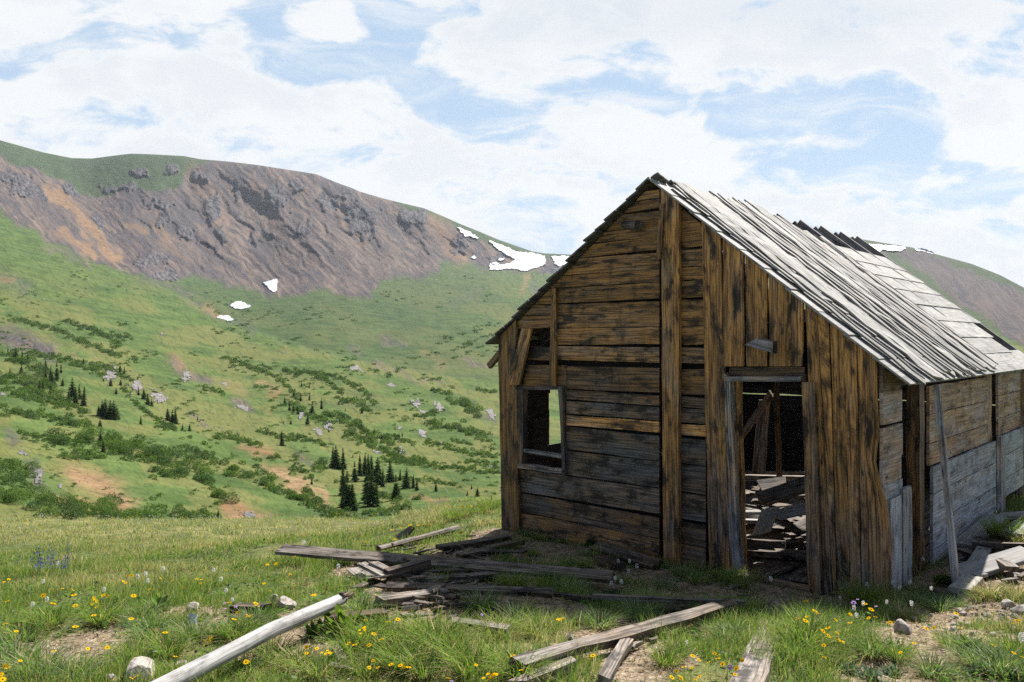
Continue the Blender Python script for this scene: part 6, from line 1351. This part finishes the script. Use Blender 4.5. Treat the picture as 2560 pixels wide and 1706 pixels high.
CRAGS = [(275, 935, 17, 26, .3, 'upper left pale crag between spruces on the left hillside'), (342, 968, 17, 24, .2, 'tall pale crag above the small spruces on the left hillside'), (398, 992, 30, 16, .5, 'broad pale crag right of the tall one on the left hillside'), (608, 1019, 26, 9, .25, 'flat grey scree patch alone in the middle of the left slope'), (468, 940, 16, 20, .8, 'pinkish scree tongue under the orange bare patch'), (560, 959, 11, 8, 0, 'small dark grey boulder outcrop on the upper slope'), (8, 986, 9, 6, .2, 'small grey boulder by the left edge of the photo'), (58, 1132, 16, 8, .35, 'dark slab of rock in the willows at the far left'),
         (96, 1185, 17, 30, .2, 'tumbled grey rock pile above the orange bank on the left'), (891, 920, 25, 10, .35, 'highest grey outcrop on the middle hillside'), (978, 963, 15, 7, .1, 'small pale rock standing alone on the green slope'), (1041, 1008, 18, 13, .4, 'grey outcrop left of the slanting one in the willows'), (1098, 1016, 22, 11, .7, 'slanting outcrop right of the grey one in the willows'), (1060, 1030, 16, 7, .3, 'lower small outcrop beneath the grey and slanting pair'), (1055, 1082, 20, 11, .5, 'pale broken outcrop under the willow belt on the right slope'), (798, 1082, 22, 11, .5, 'lower pale crag below the spruce group'), (822, 1064, 14, 18, -.5, 'upper pale crag right of the spruce group'),
         (755, 1038, 9, 14, .2, 'narrow pale rock between the spruces of the middle group'), (1003, 1126, 24, 9, .7, 'long pale outcrop above the meadow spruces'), (1228, 1035, 10, 26, -.5, 'dark rock cut by the stream close to the cabin corner'), (1224, 1163, 12, 7, .4, 'small pale rocks near the cabin corner'), (1002, 1069, 8, 6, 0, 'tiny pale rock in the middle of the right slope'), (405, 835, 8, 6, 0, 'small white boulder high on the left slope'), (713, 881, 9, 3, 0, 'thin white stone strip near the head of the meadow'), (1102, 1106, 7, 6, .5, 'tiny pale rock below the willow belt'), (625, 1290, 16, 13, .5, 'grey rock at the right end of the orange bank'), (944, 1130, 12, 6, .2, 'small tan rock patch near the clump of spruces'), (150, 1215, 10, 7, 0, 'loose grey boulder on the orange bank')]
for i, a_ in enumerate(CRAGS): crag(*a_, seed=i)
OV = np.array([(1, 0, 0), (-1, 0, 0), (0, 1, 0), (0, -1, 0), (0, 0, 1), (0, 0, -1)], float); OF = np.array([(0, 2, 4), (2, 1, 4), (1, 3, 4), (3, 0, 4), (2, 0, 5), (1, 2, 5), (3, 1, 5), (0, 3, 5)])
SV, SF = [], []
def pebble(px, row, s):
    q = terr(px, row); k_ = q[1] / F * s; b0 = len(SV) * 6; SV.append(q + OV * k_ * np.array([random.uniform(.7, 1.6), 1, random.uniform(.5, .9)]) * np.array([[random.uniform(.7, 1.2)] for _ in range(6)])); SF.append(OF + b0)
for k in range(1000):
    px = random.uniform(-60, 1250); row = random.uniform(640, 1240)
    if row < float(np.interp(px, GB[:, 0], GB[:, 1])) + 10 or float(fbm(px / 60, row / 40, 3, 401)) < .5: continue
    pebble(px, row, random.choice([.9, 1.1, 1.4, 1.9, 2.6]))
for pts, wd, n in [([(-40, 815), (40, 845), (120, 885)], 18, 420), ([(0, 690), (60, 720), (90, 760)], 22, 170), ([(430, 905), (470, 945), (520, 955)], 12, 130), ([(470, 1035), (520, 1070), (560, 1075)], 12, 110), ([(500, 1035), (560, 1050), (650, 1060)], 16, 80), ([(80, 1160), (100, 1215), (160, 1250)], 16, 160), ([(170, 1180), (300, 1230)], 30, 160), ([(740, 1120), (780, 1165)], 14, 60), ([(690, 1190), (820, 1245)], 14, 90), ([(580, 1275), (650, 1300)], 12, 90), ([(1340, 720), (1400, 760)], 16, 80), ([(780, 1075), (840, 1090)], 20, 60), ([(1170, 1120), (1250, 1180)], 14, 50), ([(300, 900), (420, 1010)], 26, 120), ([(940, 905), (1010, 940)], 10, 40)]:
    pts = np.array(pts, float)
    for k in range(n):
        s = random.random() * (len(pts) - 1); i = int(s); q = pts[i] + (pts[i + 1] - pts[i]) * (s - i); pebble(q[0] + random.gauss(0, wd), q[1] + random.gauss(0, wd * .6), random.choice([.8, 1, 1.3, 1.7, 2.4]))
o = mobj('slope_stones', mesh_np('slope_stones', np.concatenate(SV), np.concatenate(SF), M['crag'])); tag(o, 'loose pale stones strewn over the valley slopes', 'stones', kind='stuff')
# ------------------------------------------------------------------ the mountain air
HV = [(-5200, -400, ZMIN - 1.5), (5200, 3900, ZMAX + 25)]
m = bpy.data.materials.new('haze'); m.use_nodes = True; nt = m.node_tree; nt.nodes.clear()
pv = nt.nodes.new('ShaderNodeVolumePrincipled'); pv.inputs['Color'].default_value = (.80, .88, 1.0, 1); pv.inputs['Density'].default_value = .000042; pv.inputs['Anisotropy'].default_value = .1
out = nt.nodes.new('ShaderNodeOutputMaterial'); nt.links.new(pv.outputs[0], out.inputs['Volume'])
(x0, y0, z0), (x1, y1, z1) = HV
V = [(x, y, z) for z in (z0, z1) for y in (y0, y1) for x in (x0, x1)]
o = mobj('haze', mesh_np('haze', V, [(0, 2, 3, 1), (4, 5, 7, 6), (0, 1, 5, 4), (2, 6, 7, 3), (0, 4, 6, 2), (1, 3, 7, 5)], m))
tag(o, kind='stuff')
